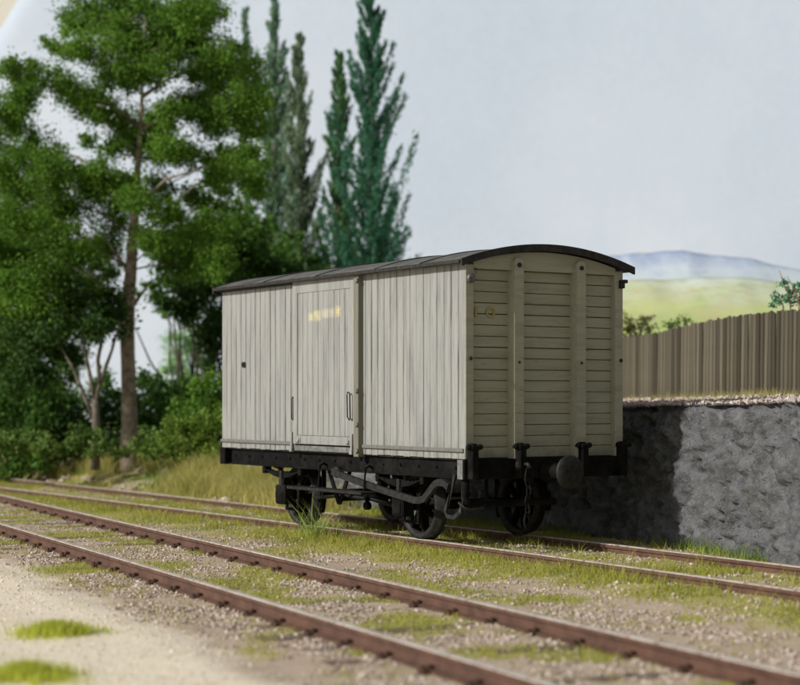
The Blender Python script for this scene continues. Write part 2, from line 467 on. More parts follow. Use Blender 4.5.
RP = [(-.036, 0), (-.03, .0), (.03, .0), (.036, -.008), (.036, -.04), (.012, -.052), (.012, -.115), (.065, -.128), (.065, -.14), (-.065, -.14), (-.065, -.128), (-.012, -.115), (-.012, -.052), (-.036, -.04), (-.036, -.008)]
RP = RP[1:]
def rail_mesh(path):
    P = np.array(path, float); T = np.gradient(P, axis=0); T /= np.linalg.norm(T, axis=1)[:, None]
    N = np.stack([T[:, 1], -T[:, 0]], 1); prof = np.array(RP); k = len(prof)
    V = np.zeros((len(P), k, 3))
    V[..., 0] = P[:, None, 0] + N[:, None, 0] * prof[None, :, 0]; V[..., 1] = P[:, None, 1] + N[:, None, 1] * prof[None, :, 0]; V[..., 2] = prof[None, :, 1]
    i = np.arange(len(P) * k).reshape(len(P), k); j = np.roll(i, -1, 1)
    q = np.stack([i[:-1], j[:-1], j[1:], i[1:]], -1).reshape(-1, 4)
    me = np_mesh('rail', V.reshape(-1, 3), q, False)
    mi = np.zeros((len(P) - 1, k), np.int32); mi[:, 0] = 1; mi[:, -1] = 1; mi[:, 1] = 1
    me.materials.append(m_rail); me.materials.append(m_head)
    me.polygons.foreach_set('material_index', mi.ravel()); me.update()
    return me
sl_mb = MB(); sl_mb.box(-.125, .125, -1.25, 1.25, -.28, -.142, .012)
sleeper_me = sl_mb.mesh('sleeper'); sleeper_me.materials.append(m_sleeper)
ch = MB()
for s_ in (-1, 1):
    ch.box(-.05, .05, s_ * .066, s_ * .115, -.15, -.118, .008)
    ch.box(-.022, .022, s_ * .02, s_ * .062, -.13, -.088, .008)
    ch.lathe([(.016, -.11), (.016, -.085), (.008, -.082)], (0, s_ * .092, -.012), 'z', 6, smooth=False)
chair_me = ch.mesh('rail_chair'); chair_me.materials.append(m_chair)

def track(name, label, centre_fn, tan_fn, s0, s1, gauge, sp):
    root = thing(name, label, 'railway track')
    ss = np.arange(s0, s1, .35); C = np.array([centre_fn(s) for s in ss]); T = np.gradient(C, axis=0); T /= np.linalg.norm(T, axis=1)[:, None]
    N = np.stack([T[:, 1], -T[:, 0]], 1)
    for sg in (-1, 1): link('rail', rail_mesh(C + N * sg * gauge / 2), None, root)
    for s in np.arange(s0 + .3, s1 - .3, sp):
        c0 = np.array(centre_fn(s)); tt = np.array(centre_fn(s + .1)) - c0; ang = math.atan2(tt[1], tt[0]) + random.uniform(-.02, .02)
        so = bpy.data.objects.new('sleeper', sleeper_me); COL.objects.link(so); so.parent = root
        so.location = (c0[0], c0[1], random.uniform(-.012, .004)); so.rotation_euler = (0, 0, ang)
        for sg in (-1, 1):
            co_ = bpy.data.objects.new('rail_chair', chair_me); COL.objects.link(co_); co_.parent = so
            co_.location = (0, sg * gauge / 2, -so.location.z)
    return root
track('railway_track', 'straight rusty railway track nearest the sandy strip, with nothing standing on it', lambda s: from_main(5.72, s), None, 6.5, 36, 1.5, .66)
track('railway_track', 'rusty siding track that the pale goods van stands on', lambda s: from_van(-s, float(siding_c(-s))), None, -13, 24, 1.42, .72)

# ------------------------------------------------------------------ the goods van
van = thing('goods_van', 'pale grey planked goods van with arched roof and black underframe', 'goods van', VO, VA)
def paint(name, base, streak, warm, letters=None, rough=.7, s1=(9, 9, .55), s2=(30, 30, 3)):
    m, t, b = new_mat(name); co = coord(t, 'Object', van)
    oi = t.nodes.new('ShaderNodeObjectInfo')
    st = noise(t, coord(t, 'Object', van, s1), 1.6, 6, .7)
    fn = noise(t, coord(t, 'Object', van, s2), 1.4, 5, .7)
    c = mix(t, mrange(t, oi.outputs['Random'], 0, 1, 0, .5), base, warm)
    c = mix(t, mrange(t, st, .44, .70, 0, .7), c, streak)
    c = mix(t, mrange(t, fn, .58, .72, 0, .45), c, tuple(x * .45 for x in streak))
    c = mix(t, mrange(t, fn, .42, .28, 0, .22), c, tuple(min(1, x * 1.25) for x in base))
    sp = t.nodes.new('ShaderNodeSeparateXYZ'); t.links.new(co, sp.inputs[0])
    own = t.nodes.new('ShaderNodeSeparateXYZ'); t.links.new(coord(t), own.inputs[0]); ax_ = math_(t, 'ABSOLUTE', own.outputs[0])
    edge = math_(t, 'MULTIPLY', mrange(t, ax_, .046, .064), mrange(t, ax_, .082, .074))
    edge = math_(t, 'MULTIPLY', edge, mrange(t, noise(t, coord(t, 'Object', van, (13, 13, .8)), 1.3, 5, .7), .47, .62))
    c = mix(t, math_(t, 'MULTIPLY', edge, .75), c, tuple(x * .4 for x in streak))
    low = math_(t, 'MULTIPLY', mrange(t, sp.outputs[2], 1.25, .98), mrange(t, noise(t, co, 7, 5), .42, .62))
    c = mix(t, math_(t, 'MULTIPLY', low, .5), c, (.16, .15, .12))
    for (axis, a0, a1, z0, z1, col, strength) in (letters or []):
        h = sp.outputs[0] if axis == 'x' else sp.outputs[1]
        e = .02
        mk = math_(t, 'MULTIPLY', mrange(t, h, a0 - e, a0 + e), mrange(t, h, a1 + e, a1 - e))
        mk = math_(t, 'MULTIPLY', mk, math_(t, 'MULTIPLY', mrange(t, sp.outputs[2], z0 - e, z0 + e), mrange(t, sp.outputs[2], z1 + e, z1 - e)))
        wear = mrange(t, noise(t, co, 26, 4, .7), .36, .56, .25, 1)
        c = mix(t, math_(t, 'MULTIPLY', math_(t, 'MULTIPLY', mk, wear), strength), c, col)
    t.links.new(c, b.inputs['Base Color']); b.inputs['Roughness'].default_value = rough; b.inputs['Specular IOR Level'].default_value = .25
    bump(t, b, fn, .25, .004)
    return m
YEL = (.60, .54, .27)
m_van = paint('van_paint', (.28, .28, .263), (.14, .14, .136), (.315, .31, .28),
              [('x', -.48, -.36, 2.575, 2.67, YEL, .6), ('x', -.34, -.17, 2.57, 2.69, YEL, .6),
               ('x', -.13, .02, 2.60, 2.70, (.60, .57, .40), .5), ('x', .04, .16, 2.60, 2.70, (.60, .52, .33), .45),
               ('x', .19, .30, 2.60, 2.725, (.62, .52, .22), .7)])
m_vend_shade = paint('van_end_shade_tint', (.345, .34, .255), (.24, .235, .18), (.375, .365, .28), None, .7, (9, .6, 6), (30, 3, 20))  # same paint as the sides; the olive tint paints in the ends' shade
m_stripe = paint('van_batten_paint', (0.1572, 0.1572, 0.1455), (0.08652, 0.08652, 0.08253), (0.173, 0.169, 0.1533))
m_letter = speckle('faded_yellow_lettering', (0.289, 0.2677, 0.117), (0.357, 0.306, 0.099), 30, .8)
m_black = speckle('underframe_black', (.004, .004, .004), (.009, .0088, .008), 12, .85, .3, .004, (.016, .0145, .0125), 3); m_black.node_tree.nodes['Principled BSDF'].inputs['Specular IOR Level'].default_value = .1
m_iron = speckle('worn_dark_iron', (.009, .009, .0085), (.028, .027, .024), 18, .6, .2, .003)
m_bright = speckle('bright_worn_metal', (.08, .078, .072), (.20, .19, .175), 30, .5, .2, .003); m_bright.node_tree.nodes['Principled BSDF'].inputs['Metallic'].default_value = .7
m_roof = speckle('roof_canvas', (.075, .075, .07), (.135, .135, .125), 5, .9, .3, .006, (.055, .052, .047), 1.4)
m_roofedge = speckle('roof_edge_dark', (.018, .016, .014), (.042, .038, .033), 14, .8)
m_corner_threshold = speckle('lit_corner_threshold_grey', (.10, .10, .095), (.20, .20, .19), 14, .8)  # grey of the threshold, and the sunlit tone painted on the headstock corner
m_core = speckle('body_inside_dark', (.03, .03, .025), (.05, .05, .04), 6, .9)

L2, W2 = 2.87, 1.095
ZB, ZE = .966, 3.085                        # foot of the boards, eaves
def arch(y, over=0.0): return 3.295 - .205 * (y / 1.2) ** 2
# inner body shell: dark core behind the plank joints
core = MB(); pts = [(-W2 + .035, ZB - .02), (W2 - .035, ZB - .02)] + [(y, arch(y) - .075) for y in np.linspace(W2 - .035, -W2 + .035, 13)]
core.prism(pts, 'x', -L2 + .1, L2 - .1); core.obj('body', m_core, van)

def plank_mesh(wd, thick, ln, ch=.006, nm='plank'):
    """a board: width along x, length along z, its face towards -y, long edges chamfered"""
    mb = MB(); h = wd / 2
    mb.prism([(-h, thick), (-h, ch), (-h + ch, 0), (h - ch, 0), (h, ch), (h, thick)], 'z', 0, ln)
    return mb.mesh(nm)
def lay_planks(x0, x1, n, y, z0, z1, mat_, mirror=False):
    pw = (x1 - x0) / n; variants = []
    for g in (.003, .004, .006, .012):
        me = plank_mesh(pw - g, .032, z1 - z0); me.materials.append(mat_); variants.append(me)
    for i in range(n):
        o = bpy.data.objects.new('plank', random.choice(variants)); COL.objects.link(o); o.parent = van
        o.location = (x0 + pw * (i + .5), y + random.uniform(-.003, .003), z0 + random.uniform(-.006, .004))
        if mirror: o.rotation_euler = (0, 0, math.pi)
DX0, DX1 = -.86, .655
lay_planks(-L2, DX0 + .02, 15, -W2, ZB, ZE - .01, m_van)
lay_planks(DX1 + .02, L2, 16, -W2, ZB, ZE - .01, m_van)
lay_planks(-L2, L2, 42, W2, ZB, ZE - .01, m_van, True)
# the sliding door: boards in a frame, its own part with sub-parts
DZ0, DZ1 = 1.055, 3.075
dm = MB()
dm.box(DX0 + .12, DX1 - .1, -W2 - .012, -W2 + .02, DZ0 + .02, DZ1 - .02)
door = dm.obj('door', m_core, van)
pw = (DX1 - DX0 - .24) / 10
dvar = []
for g in (.002, .004, .007):
    me = plank_mesh(pw - g, .03, DZ1 - DZ0 - .26); me.materials.append(m_van); dvar.append(me)
for i in range(10):
    o = bpy.data.objects.new('plank', random.choice(dvar)); COL.objects.link(o); o.parent = door
    o.location = (DX0 + .12 + pw * (i + .5), -W2 - .034 + random.uniform(-.002, .002), DZ0 + .11)
for (x0, x1, z0, z1, nm) in ((DX0, DX0 + .118, DZ0, DZ1, 'stile'), (DX1 - .118, DX1, DZ0, DZ1, 'stile'),
                             (DX0 + .121, DX1 - .121, DZ1 - .15, DZ1, 'top_rail'), (DX0 + .121, DX1 - .121, DZ0, DZ0 + .105, 'bottom_rail')):
    MB().box(x0, x1, -W2 - .042, -W2 + .0, z0, z1, .004).obj(nm, m_van, door)
hd = MB(); hd.tube([(.53, -W2 - .045, 1.36), (.53, -W2 - .075, 1.40), (.53, -W2 - .08, 1.66), (.545, -W2 - .083, 1.69), (.58, -W2 - .083, 1.69), (.595, -W2 - .08, 1.66), (.595, -W2 - .075, 1.38), (.595, -W2 - .045, 1.36)], .009, 6)
hd.obj('handle', m_iron, door)
MB().tube([(DX0 + .02, -W2 - .04, 1.35), (DX0 + .02, -W2 - .062, 1.37), (DX0 + .02, -W2 - .062, 1.62), (DX0 + .02, -W2 - .04, 1.64)], .010, 6).obj('handle', m_iron, door)
for xx in (-.70, .50):
    MB().lathe([(.028, -W2 - .07), (.034, -W2 - .06), (.034, -W2 - .04)], (xx, 0, 1.105), 'y', 10).box(xx - .05, xx + .05, -W2 - .05, -W2 - .041, 1.07, 1.14, .003).obj('door_stop', m_van, door)
for xx in (DX0 + .0, DX1 - .06):
    MB().box(xx - .018, xx + .018, -W2 - .065, -W2 - .043, .985, 1.20, .004).box(xx - .03, xx + .03, -W2 - .075, -W2 - .043, .955, 1.01, .004).obj('door_guide', m_van, door)
# door post and its bolts
m_post = paint('door_post_paint', (0.179, 0.1724, 0.1326), (0.09945, 0.09945, 0.07956), (0.1989, 0.1923, 0.1459))
post = MB().box(DX1 + .012, DX1 + .118, -W2 - .075, -W2 + .03, .93, ZE - .005, .006).obj('door_post', m_post, van)
for z in (3.0, 1.706, 1.31, 1.0):
    MB().lathe([(.022, -.10), (.03, -.09), (.03, -.074)], (DX1 + .098, -W2, z), 'y', 8).obj('bolt', m_post, post)
# door track and threshold
MB().box(DX0 - .06, DX1 + .01, -W2 - .03, -W2 + .03, .968, 1.035, .006).obj('threshold', m_corner_threshold, van)
MB().box(-L2 - .01, DX0 - .02, -W2 - .05, -W2 + .0, 3.045, 3.075, .004).obj('door_track', m_iron, van)
# cantle strip near the foot of the boards, and grey sole
for x0, x1 in ((-L2 - .004, DX0 - .04), (DX1 + .12, L2 - .02)):
    MB().box(x0, x1, -W2 - .026, -W2 - .004, 1.035, 1.078, .006).obj('foot_batten', m_stripe, van)
# small shunting plate
MB().box(-2.275, -2.20, -W2 - .018, -W2 - .004, 2.03, 2.10, .004).lathe([(.012, -.035), (.016, -.018)], (-2.238, -W2, 2.065), 'y', 8).obj('label_clip', m_iron, van)

# ends: horizontal boards behind a frame
def end_side(sg):
    n = 17; z0, z1 = ZB, 3.02; ph = (z1 - z0) / n
    for v in range(n):
        zb = z0 + v * ph; mb = MB(); g = random.choice((.004, .006, .009))
        mb.prism([(0, zb + g / 2), (0, zb + ph - g / 2), (.022, zb + ph - g / 2), (.028, zb + ph - g / 2 - .006), (.028, zb + g / 2 + .006), (.022, zb + g / 2)], 'y', -W2 + .035, W2 - .035)
        o = mb.obj('plank', m_vend_shade, van); o.location = (sg * (L2 - .105 + random.uniform(-.003, .003)), 0, 0)
        if sg < 0: o.rotation_euler = (0, 0, math.pi)
    F0, F1 = L2 - .07, L2
    def bx(nm, y0, y1, za, zb, x0=F0, x1=F1, mt=m_vend_shade):
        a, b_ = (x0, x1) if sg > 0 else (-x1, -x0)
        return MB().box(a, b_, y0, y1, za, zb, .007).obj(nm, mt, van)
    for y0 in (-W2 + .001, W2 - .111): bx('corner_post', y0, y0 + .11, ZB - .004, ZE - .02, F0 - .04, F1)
    # arched top board
    ys = np.linspace(-W2 + .112, W2 - .112, 15)
    mb = MB(); mb.prism([(y, 3.02) for y in (ys[0], ys[-1])] + [(y, arch(y) - .062) for y in ys[::-1]], 'x', sg * (F0 - .02), sg * (F1 - .004)); mb.obj('top_board', m_vend_shade, van)
    for yc in (-.41, .455):
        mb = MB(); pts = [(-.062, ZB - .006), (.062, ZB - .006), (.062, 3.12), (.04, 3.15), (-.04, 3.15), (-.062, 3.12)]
        mb.prism([(yc + a, z) for a, z in pts], 'x', sg * (F0 - .035), sg * (F1 + .045)); o = mb.obj('stanchion', m_vend_shade, van)
        MB().lathe([(.018, F1 + .066), (.026, F1 + .058), (.026, F1 + .044)], (0, yc, 3.075), 'x', 8).obj('bolt', m_iron, o) if sg > 0 else None
        MB().box(*((F1 + .046, F1 + .054) if sg > 0 else (-F1 - .054, -F1 - .046)), yc - .012, yc + .012, 2.0, 2.025).obj('bolt', m_iron, o) if sg > 0 else None
    for yc in (-1.03, -.41, .455, 1.04):
        x1 = F1 + .125 if abs(yc) < 1 else F1 + .10
        mb = MB()
        a, b_ = (F1 - .01, x1) if sg > 0 else (-x1, -F1 + .01)
        mb.box(a + .0, b_, yc - .045, yc + .045, .745, 1.10, .01)
        mb.box(a, b_ + sg * .012, yc - .062, yc + .062, 1.06, 1.115, .014)
        mb.lathe([(.022, yc - .10), (.03, yc - .09), (.03, yc - .06), (.02, yc - .05), (.02, yc + .05), (.03, yc + .06), (.03, yc + .09), (.022, yc + .10)], ((a + b_) / 2 + sg * .03, 0, 1.095), 'y', 8)
        mb.lathe([(.05, 1.112), (.046, 1.126), (.025, 1.132)], ((a + b_) / 2, yc, 0), 'z', 10)
        mb.obj('stanchion_foot', m_black, van)
end_side(1); end_side(-1)
# painted numerals on the near end: a stroke and a ring, faded yellow
xf = L2 - .068
MB().box(xf, xf + .004, -.925, -.895, 2.50, 2.61).obj('painted_numeral', m_letter, van)
MB().lathe([(.038, xf), (.062, xf), (.062, xf + .004), (.038, xf + .004)], (0, -.715, 2.555), 'x', 20, True, False).obj('painted_numeral', m_letter, van)
# lamp brackets and small fittings on the near end
lb = MB(); lb.box(L2 - .005, L2 + .03, -1.075, -1.03, 2.87, 2.96, .006); lb.lathe([(.03, L2 + .02), (.052, L2 + .03), (.052, L2 + .06), (.035, L2 + .075)], (0, -1.055, 2.91), 'x', 12); lb.tube([(L2 + .03, -1.03, 2.93), (L2 + .06, -1.0, 2.98), (L2 + .05, -.99, 3.02)], .01, 6); lb.obj('lamp_bracket', m_bright, van)
lb = MB(); lb.box(L2 - .005, L2 + .05, 1.03, 1.085, 2.87, 2.965, .006); lb.box(L2 + .01, L2 + .06, 1.06, 1.12, 2.93, 2.97, .006); lb.obj('lamp_bracket', m_iron, van)
for yy in (-1.03, 1.06): MB().lathe([(.012, L2 + .022), (.022, L2 + .012), (.022, L2 - .002)], (0, yy, 2.05), 'x', 8).obj('bolt', m_iron, van)

# roof: arched sheet with proud edges, canvas seams across it
RX = L2 + .075; ys = np.linspace(-1.20, 1.20, 33)
mb = MB(); mb.prism([(y, arch(y) - .03) for y in ys] + [(y, arch(y) + .012) for y in ys[::-1]], 'x', -RX + .02, RX - .02)
for f in mb.bm.faces: f.smooth = False
roof = mb.obj('roof', m_roof, van)
for sg in (-1, 1):
    mb = MB(); a, b_ = sorted((sg * (RX - .018), sg * (RX + .012)))
    mb.prism([(y, arch(y) - .058) for y in ys] + [(y, arch(y) + .022) for y in ys[::-1]], 'x', a, b_); mb.obj('end_moulding', m_roofedge, roof)
    mb = MB(); y0 = sg * 1.201
    mb.box(-RX + .02, RX - .02, min(y0, y0 + sg * .02), max(y0, y0 + sg * .02), arch(1.20) - .026, arch(1.20) + .014, .004); mb.obj('eaves_edge', m_roofedge, roof)
for x in (-1.55, -.2, 1.15, 2.1):
    mb = MB(); mb.prism([(y, arch(y) + .0125) for y in ys] + [(y, arch(y) + .024) for y in ys[::-1]], 'x', x - .03, x + .03); mb.obj('canvas_seam', m_roof, roof)

# underframe
for sg in (-1, 1):
    y0, y1 = sorted((sg * (W2 - .075), sg * (W2 - .17)))
    so = MB().box(-L2 + .02, L2 - .02, y0, y1, .745, ZB - .005, .006).box(-L2 + .02, L2 - .02, sg * (W2 - .06) - .03, sg * (W2 - .06) + .03, .742, .760, .004).obj('solebar', m_black, van)
    for x in np.arange(-2.6, 2.65, .37):
        MB().lathe([(.012, -.02), (.018, -.012), (.018, 0)] if sg < 0 else [(.018, 0), (.018, .012), (.012, .02)], (x, sg * (W2 - .075), .86), 'y', 8).obj('bolt', m_black, so)
    a, b_ = sorted((sg * (L2 - .13), sg * (L2 + .012)))
    MB().box(a, b_, -W2 - .03, W2 + .03, .74, ZB - .008, .008).obj('headstock', m_black, van)
MB().box(-L2 + .14, L2 - .14, -W2 + .18, W2 - .18, .90, ZB - .024).obj('floor', m_black, van)
# near corner face of the headstock, its sunlight painted as a paler grey slip
MB().box(L2 - .10, L2 + .0, -W2 - .04, -W2 - .032, .745, ZB - .012, .003).obj('lit_corner_face', m_corner_threshold, van)
# the boarded foot below the batten at the corner is covered by a white capping
MB().box(L2 - .015, L2 + .012, -W2 - .012, -W2 + .06, ZB - .003, 1.08, .004).obj('corner_capping', m_van, van)

AXLES = (-1.32, 1.46)
def wheel(x, sg):
    y = sg * .71; c = (x, 0, 0)
    mb = MB()
    mb.lathe([(.055, y - sg * .09), (.085, y - sg * .08), (.085, y + sg * .06), (.05, y + sg * .075)], (x, 0, .385), 'y', 16)
    for k in range(8):
        a = 2 * math.pi * k / 8 + .2
        mb.tube([(x + .07 * math.cos(a), y, .385 + .07 * math.sin(a)), (x + .318 * math.cos(a), y, .385 + .318 * math.sin(a))], 0, sq=(.085, .045))
    o = mb.obj('wheel', m_black, van)
    mb = MB(); mb.lathe([(.31, y - sg * .06), (.41, y - sg * .065), (.41, y - sg * .035), (.388, y - sg * .025), (.382, y + sg * .065), (.35, y + sg * .067), (.31, y + sg * .05)], (x, 0, .385), 'y', 36, True)
    mb.obj('tyre', m_iron, o)
for x in AXLES:
    for sg in (-1, 1): wheel(x, sg)
    MB().tube([(x, -.95, .385), (x, .95, .385)], .055, 12).obj('axle', m_black, van)
    for sg in (-1, 1):
        yb = sg * .98
        ab = MB(); y0, y1 = sorted((sg * .90, sg * 1.07)); ab.box(x - .12, x + .12, y0, y1, .27, .52, .02); y0, y1 = sorted((sg * 1.07, sg * 1.085)); ab.box(x - .085, x + .085, y0, y1, .30, .44, .006); y0, y1 = sorted((sg * .93, sg * 1.05)); ab.box(x - .06, x + .06, y0, y1, .52, .60, .01)
        ab.obj('axle_box', m_black, van)
        wi = MB(); y0, y1 = sorted((sg * .86, sg * .885))
        for s2 in (-1, 1):
            wi.prism([(x + s2 * .13, .20), (x + s2 * .175, .20), (x + s2 * .19, .5), (x + s2 * .42, .75), (x + s2 * .33, .75), (x + s2 * .13, .55)], 'y', y0, y1)
        wi.box(x - .18, x + .18, y0, y1, .185, .22)
        wi.obj('axle_guard', m_black, van)
        sp_ = MB()
        for k in range(5):
            h = .46 - .085 * k
            y0, y1 = sorted((sg * .95, sg * 1.04)); zz = .60 + .018 * k
            pts = [(x - h, zz + .10 * (h / .46) ** 2), (x - h / 2, zz + .03 * (h / .46) ** 2), (x, zz), (x + h / 2, zz + .03 * (h / .46) ** 2), (x + h, zz + .10 * (h / .46) ** 2)]
            pts = pts + [(a, z + .016) for a, z in pts[::-1]]
            sp_.prism(pts, 'y', y0 + .001 * k, y1 - .001 * k)
        sp_.obj('leaf_spring', m_black, van)
        for s2 in (-1, 1):
            MB().box(x + s2 * .47 - .035, x + s2 * .47 + .035, *sorted((sg * .94, sg * 1.05)), .65, .744, .01).obj('spring_hanger', m_black, van)
        MB().box(x - .03, x + .03, *sorted((sg * 1.042, sg * 1.06)), .50, .70, .006).obj('spring_clip', m_iron, van)
    # brake blocks
    s2 = -1 if x > 0 else 1
    for sg in (-1, 1):
        pts = []
        for a in np.linspace(-.45, .45, 7): pts.append((x + s2 * .425 * math.cos(a), .385 + .425 * math.sin(a)))
        for a in np.linspace(.45, -.45, 7): pts.append((x + s2 * .49 * math.cos(a), .385 + .49 * math.sin(a)))
        mb = MB().prism(pts, 'y', *sorted((sg * .66, sg * .75))); mb.box(x + s2 * .5 - .02, x + s2 * .5 + .02, *sorted((sg * .68, sg * .73)), .36, .9)
        mb.obj('brake_block', m_black, van)
# push rods, vee hanger, cross shaft
MB().tube([(-.9, -.80, .36), (-.12, -.85, .43), (.56, -.85, .415), (.95, -.8, .36)], .022, 8).obj('push_rod', m_iron, van)
vh = MB(); vh.prism([(-.03, .33), (.05, .33), (.30, .76), (.24, .76), (.01, .40), (-.22, .76), (-.28, .76)], 'y', -.98, -.96); vh.obj('vee_hanger', m_black, van)
MB().tube([(.01, -1.0, .40), (.01, .95, .40)], .03, 8).obj('brake_shaft', m_black, van)
ck = MB(); ck.tube([(.55, -.9, .56), (.52, -.9, .44), (.57, -.9, .33)], .03, 6); ck.lathe([(.05, -.94), (.05, -.88)], (.56, 0, .34), 'y', 10); ck.obj('brake_crank', m_black, van)
lv = MB()
lp = [(.0, -1.06, .73), (.1, -1.07, .735), (.207, -1.08, .705), (.527, -1.09, .655), (1.068, -1.10, .58), (1.6, -1.11, .515), (1.9, -1.11, .478), (2.0, -1.11, .480), (2.10, -1.11, .505), (2.22, -1.11, .60), (2.32, -1.11, .675), (2.40, -1.11, .70), (2.5, -1.11, .69), (2.58, -1.11, .655)]
lv.tube(lp, 0, sq=(.045, .075)); lv.lathe([(.06, -1.09), (.07, -1.07), (.07, -1.0)], (.1, 0, .73), 'y', 12); lv.obj('brake_lever', m_iron, van)
lg = MB(); lg.tube([(2.72, -1.12, .80), (2.70, -1.12, .765), (2.53, -1.12, .39), (2.56, -1.115, .335), (2.66, -1.10, .325), (2.75, -1.08, .39), (2.78, -1.06, .56), (2.78, -1.05, .75)], 0, sq=(.03, .045)); lg.obj('lever_guard', m_iron, van)
# step board below the door, on two hangers
st = MB().box(-.72, 1.04, -1.30, -1.08, .50, .535, .008).obj('step_board', m_iron, van)
for x in (-.20, .86):
    MB().tube([(x, -1.03, .80), (x, -1.06, .83), (x, -1.12, .80), (x, -1.14, .60), (x, -1.14, .50)], .014, 6).obj('step_hanger', m_black, van)
# buffers: one broad central buffer each end
for sg in (-1, 1):
    b0 = L2 + .01; mb = MB(); mb.lathe([(.13, 0), (.13, .04), (.10, .06), (.085, .22), (.055, .23), (.05, .36)], (0, 0, 0), 'x', 24)
    o = mb.obj('buffer', m_black, van); o.location = (sg * b0, .01, .815); o.rotation_euler = (0, 0, 0 if sg > 0 else math.pi)
    mb = MB(); mb.lathe([(.05, .355), (.14, .36), (.182, .375), (.186, .395), (.17, .412), (.10, .425), (.02, .43)], (0, 0, 0), 'x', 32)
    h = mb.obj('buffer_head', m_iron, o)
# coupling: hook, link and hanging chain left of the buffer
cp = MB(); xx = L2 + .02
cp.box(xx, xx + .08, -.46, -.32, .86, .93, .012); cp.tube([(xx + .06, -.39, .90), (xx + .16, -.39, .90), (xx + .19, -.39, .86), (xx + .16, -.39, .83)], .02, 8); cp.obj('coupling_hook', m_iron, van)
def link_ring(cx, cy, cz, hl, hw, r, turn):
    pts = []
    for k in range(15):
        a = 2 * math.pi * k / 14
        u, v = hw * math.cos(a), hl * math.sin(a)
        pts.append((cx + (u if turn else 0), cy + (0 if turn else u), cz + v))
    return MB().tube(pts, r, 6)
zc = .76
lk = [link_ring(xx + .17, -.385, .755, .115, .05, .013, False), link_ring(xx + .17, -.39, .60, .07, .035, .012, True), link_ring(xx + .17, -.40, .50, .07, .035, .012, False), link_ring(xx + .17, -.405, .40, .07, .035, .012, True), link_ring(xx + .17, -.41, .29, .085, .04, .013, False)]
for i, q in enumerate(lk): q.obj('chain_link', m_black, van)
# vacuum pipe at the near corner, running back to the axle, and its hose
MB().tube([(L2 - .06, -1.05, .80), (L2 - .06, -1.05, .56), (L2 - .07, -1.03, .50), (L2 - .1, -.95, .475), (L2 - .12, -.55, .47), (L2 - .12, .2, .47)], .042, 8).obj('vacuum_pipe', m_black, van)
MB().tube([(L2 - .08, -1.13, .50), (L2 - .03, -1.09, .44), (L2 - .01, -.98, .405), (L2 - .02, -.86, .43), (L2 - .05, -.80, .47)], .016, 8).obj('coupling_hose', m_iron, van)
MB().tube([(L2 - .14, -.72, .74), (L2 - .14, -.72, .47)], .02, 6).obj('pipe_hanger', m_black, van)

# ------------------------------------------------------------------ paling fence
m_pale, t, b = new_mat('fence_wood'); co = coord(t); oi = t.nodes.new('ShaderNodeObjectInfo')
g = noise(t, coord(t, 'Object', None, (14, 14, 1.2)), 3, 6, .7)
c = mix(t, oi.outputs['Random'], (.050, .043, .030), (.150, .130, .094)); c = mix(t, mrange(t, g, .45, .7, 0, .7), c, (0.051, 0.0425, 0.02975))
t.links.new(c, b.inputs['Base Color']); b.inputs['Roughness'].default_value = .9; bump(t, b, g, .4, .006); b.inputs['Specular IOR Level'].default_value = .15
FA = np.array((6.36, 19.64)); FB = np.array((3.5, 34.8)); FL = float(np.linalg.norm(FB - FA)); FT = (FB - FA) / FL; FN = np.array((FT[1], -FT[0]))
def near_wall(X, Y):
    d2 = (WPs[:, 0] - X) ** 2 + (WPs[:, 1] - Y) ** 2; i = int(np.argmin(d2))
    D = (X - WPs[i, 0]) * WN[i, 0] + (Y - WPs[i, 1]) * WN[i, 1]
    return WS[i], D
fence = thing('paling_fence', 'weathered brown paling fence of close uneven slats on top of the wall', 'fence')
slat_vars = []
for k in range(6):
    wd = random.uniform(.110, .114); hgt = 1.0; mb = MB()
    tp = random.choice((0, .008, -.008, .012))
    mb.prism([(-wd / 2, -.12), (wd / 2, -.12), (wd / 2 * random.uniform(.9, 1), hgt + tp), (-wd / 2 * random.uniform(.9, 1), hgt - tp)], 'y', -.012, .012)
    me = mb.mesh('slat'); me.materials.append(m_pale); slat_vars.append(me)
s = 0.0; rail_pts = []
def fence_base(s):
    px_ = FA + FT * s; ws, D = near_wall(*px_); return px_, float(plat_z(np.array(ws), np.array(D))) - .02
while s < FL:
    p, zb = fence_base(s)
    o = bpy.data.objects.new('slat', random.choice(slat_vars)); COL.objects.link(o); o.parent = fence
    o.location = (p[0], p[1], zb); ang = math.atan2(FT[1], FT[0])
    o.rotation_euler = (random.gauss(0, .003), random.gauss(-.03, .006), ang + random.gauss(0, .008))
    hh = 1.295 - .09 * s / FL + .03 * math.sin(s * .9 + 1) + random.gauss(0, .009)
    o.scale = (random.uniform(.96, 1.04), 1, hh)
    s += random.uniform(.144, .149)
for zz in (.28, .82):
    mb = MB(); P = [fence_base(x) for x in np.linspace(0, FL, 14)]
    mb.tube([(p[0] + FN[0] * .035, p[1] + FN[1] * .035, z + zz) for p, z in P], 0, sq=(.035, .07)); mb.obj('fence_rail', m_pale, fence)
for x in np.linspace(.3, FL - .3, 6):
    p, z = fence_base(x); q = p + FN * .10
    MB().box(q[0] - .045, q[0] + .045, q[1] - .045, q[1] + .045, z - .2, z + 1.0, .008).obj('fence_post', m_pale, fence)

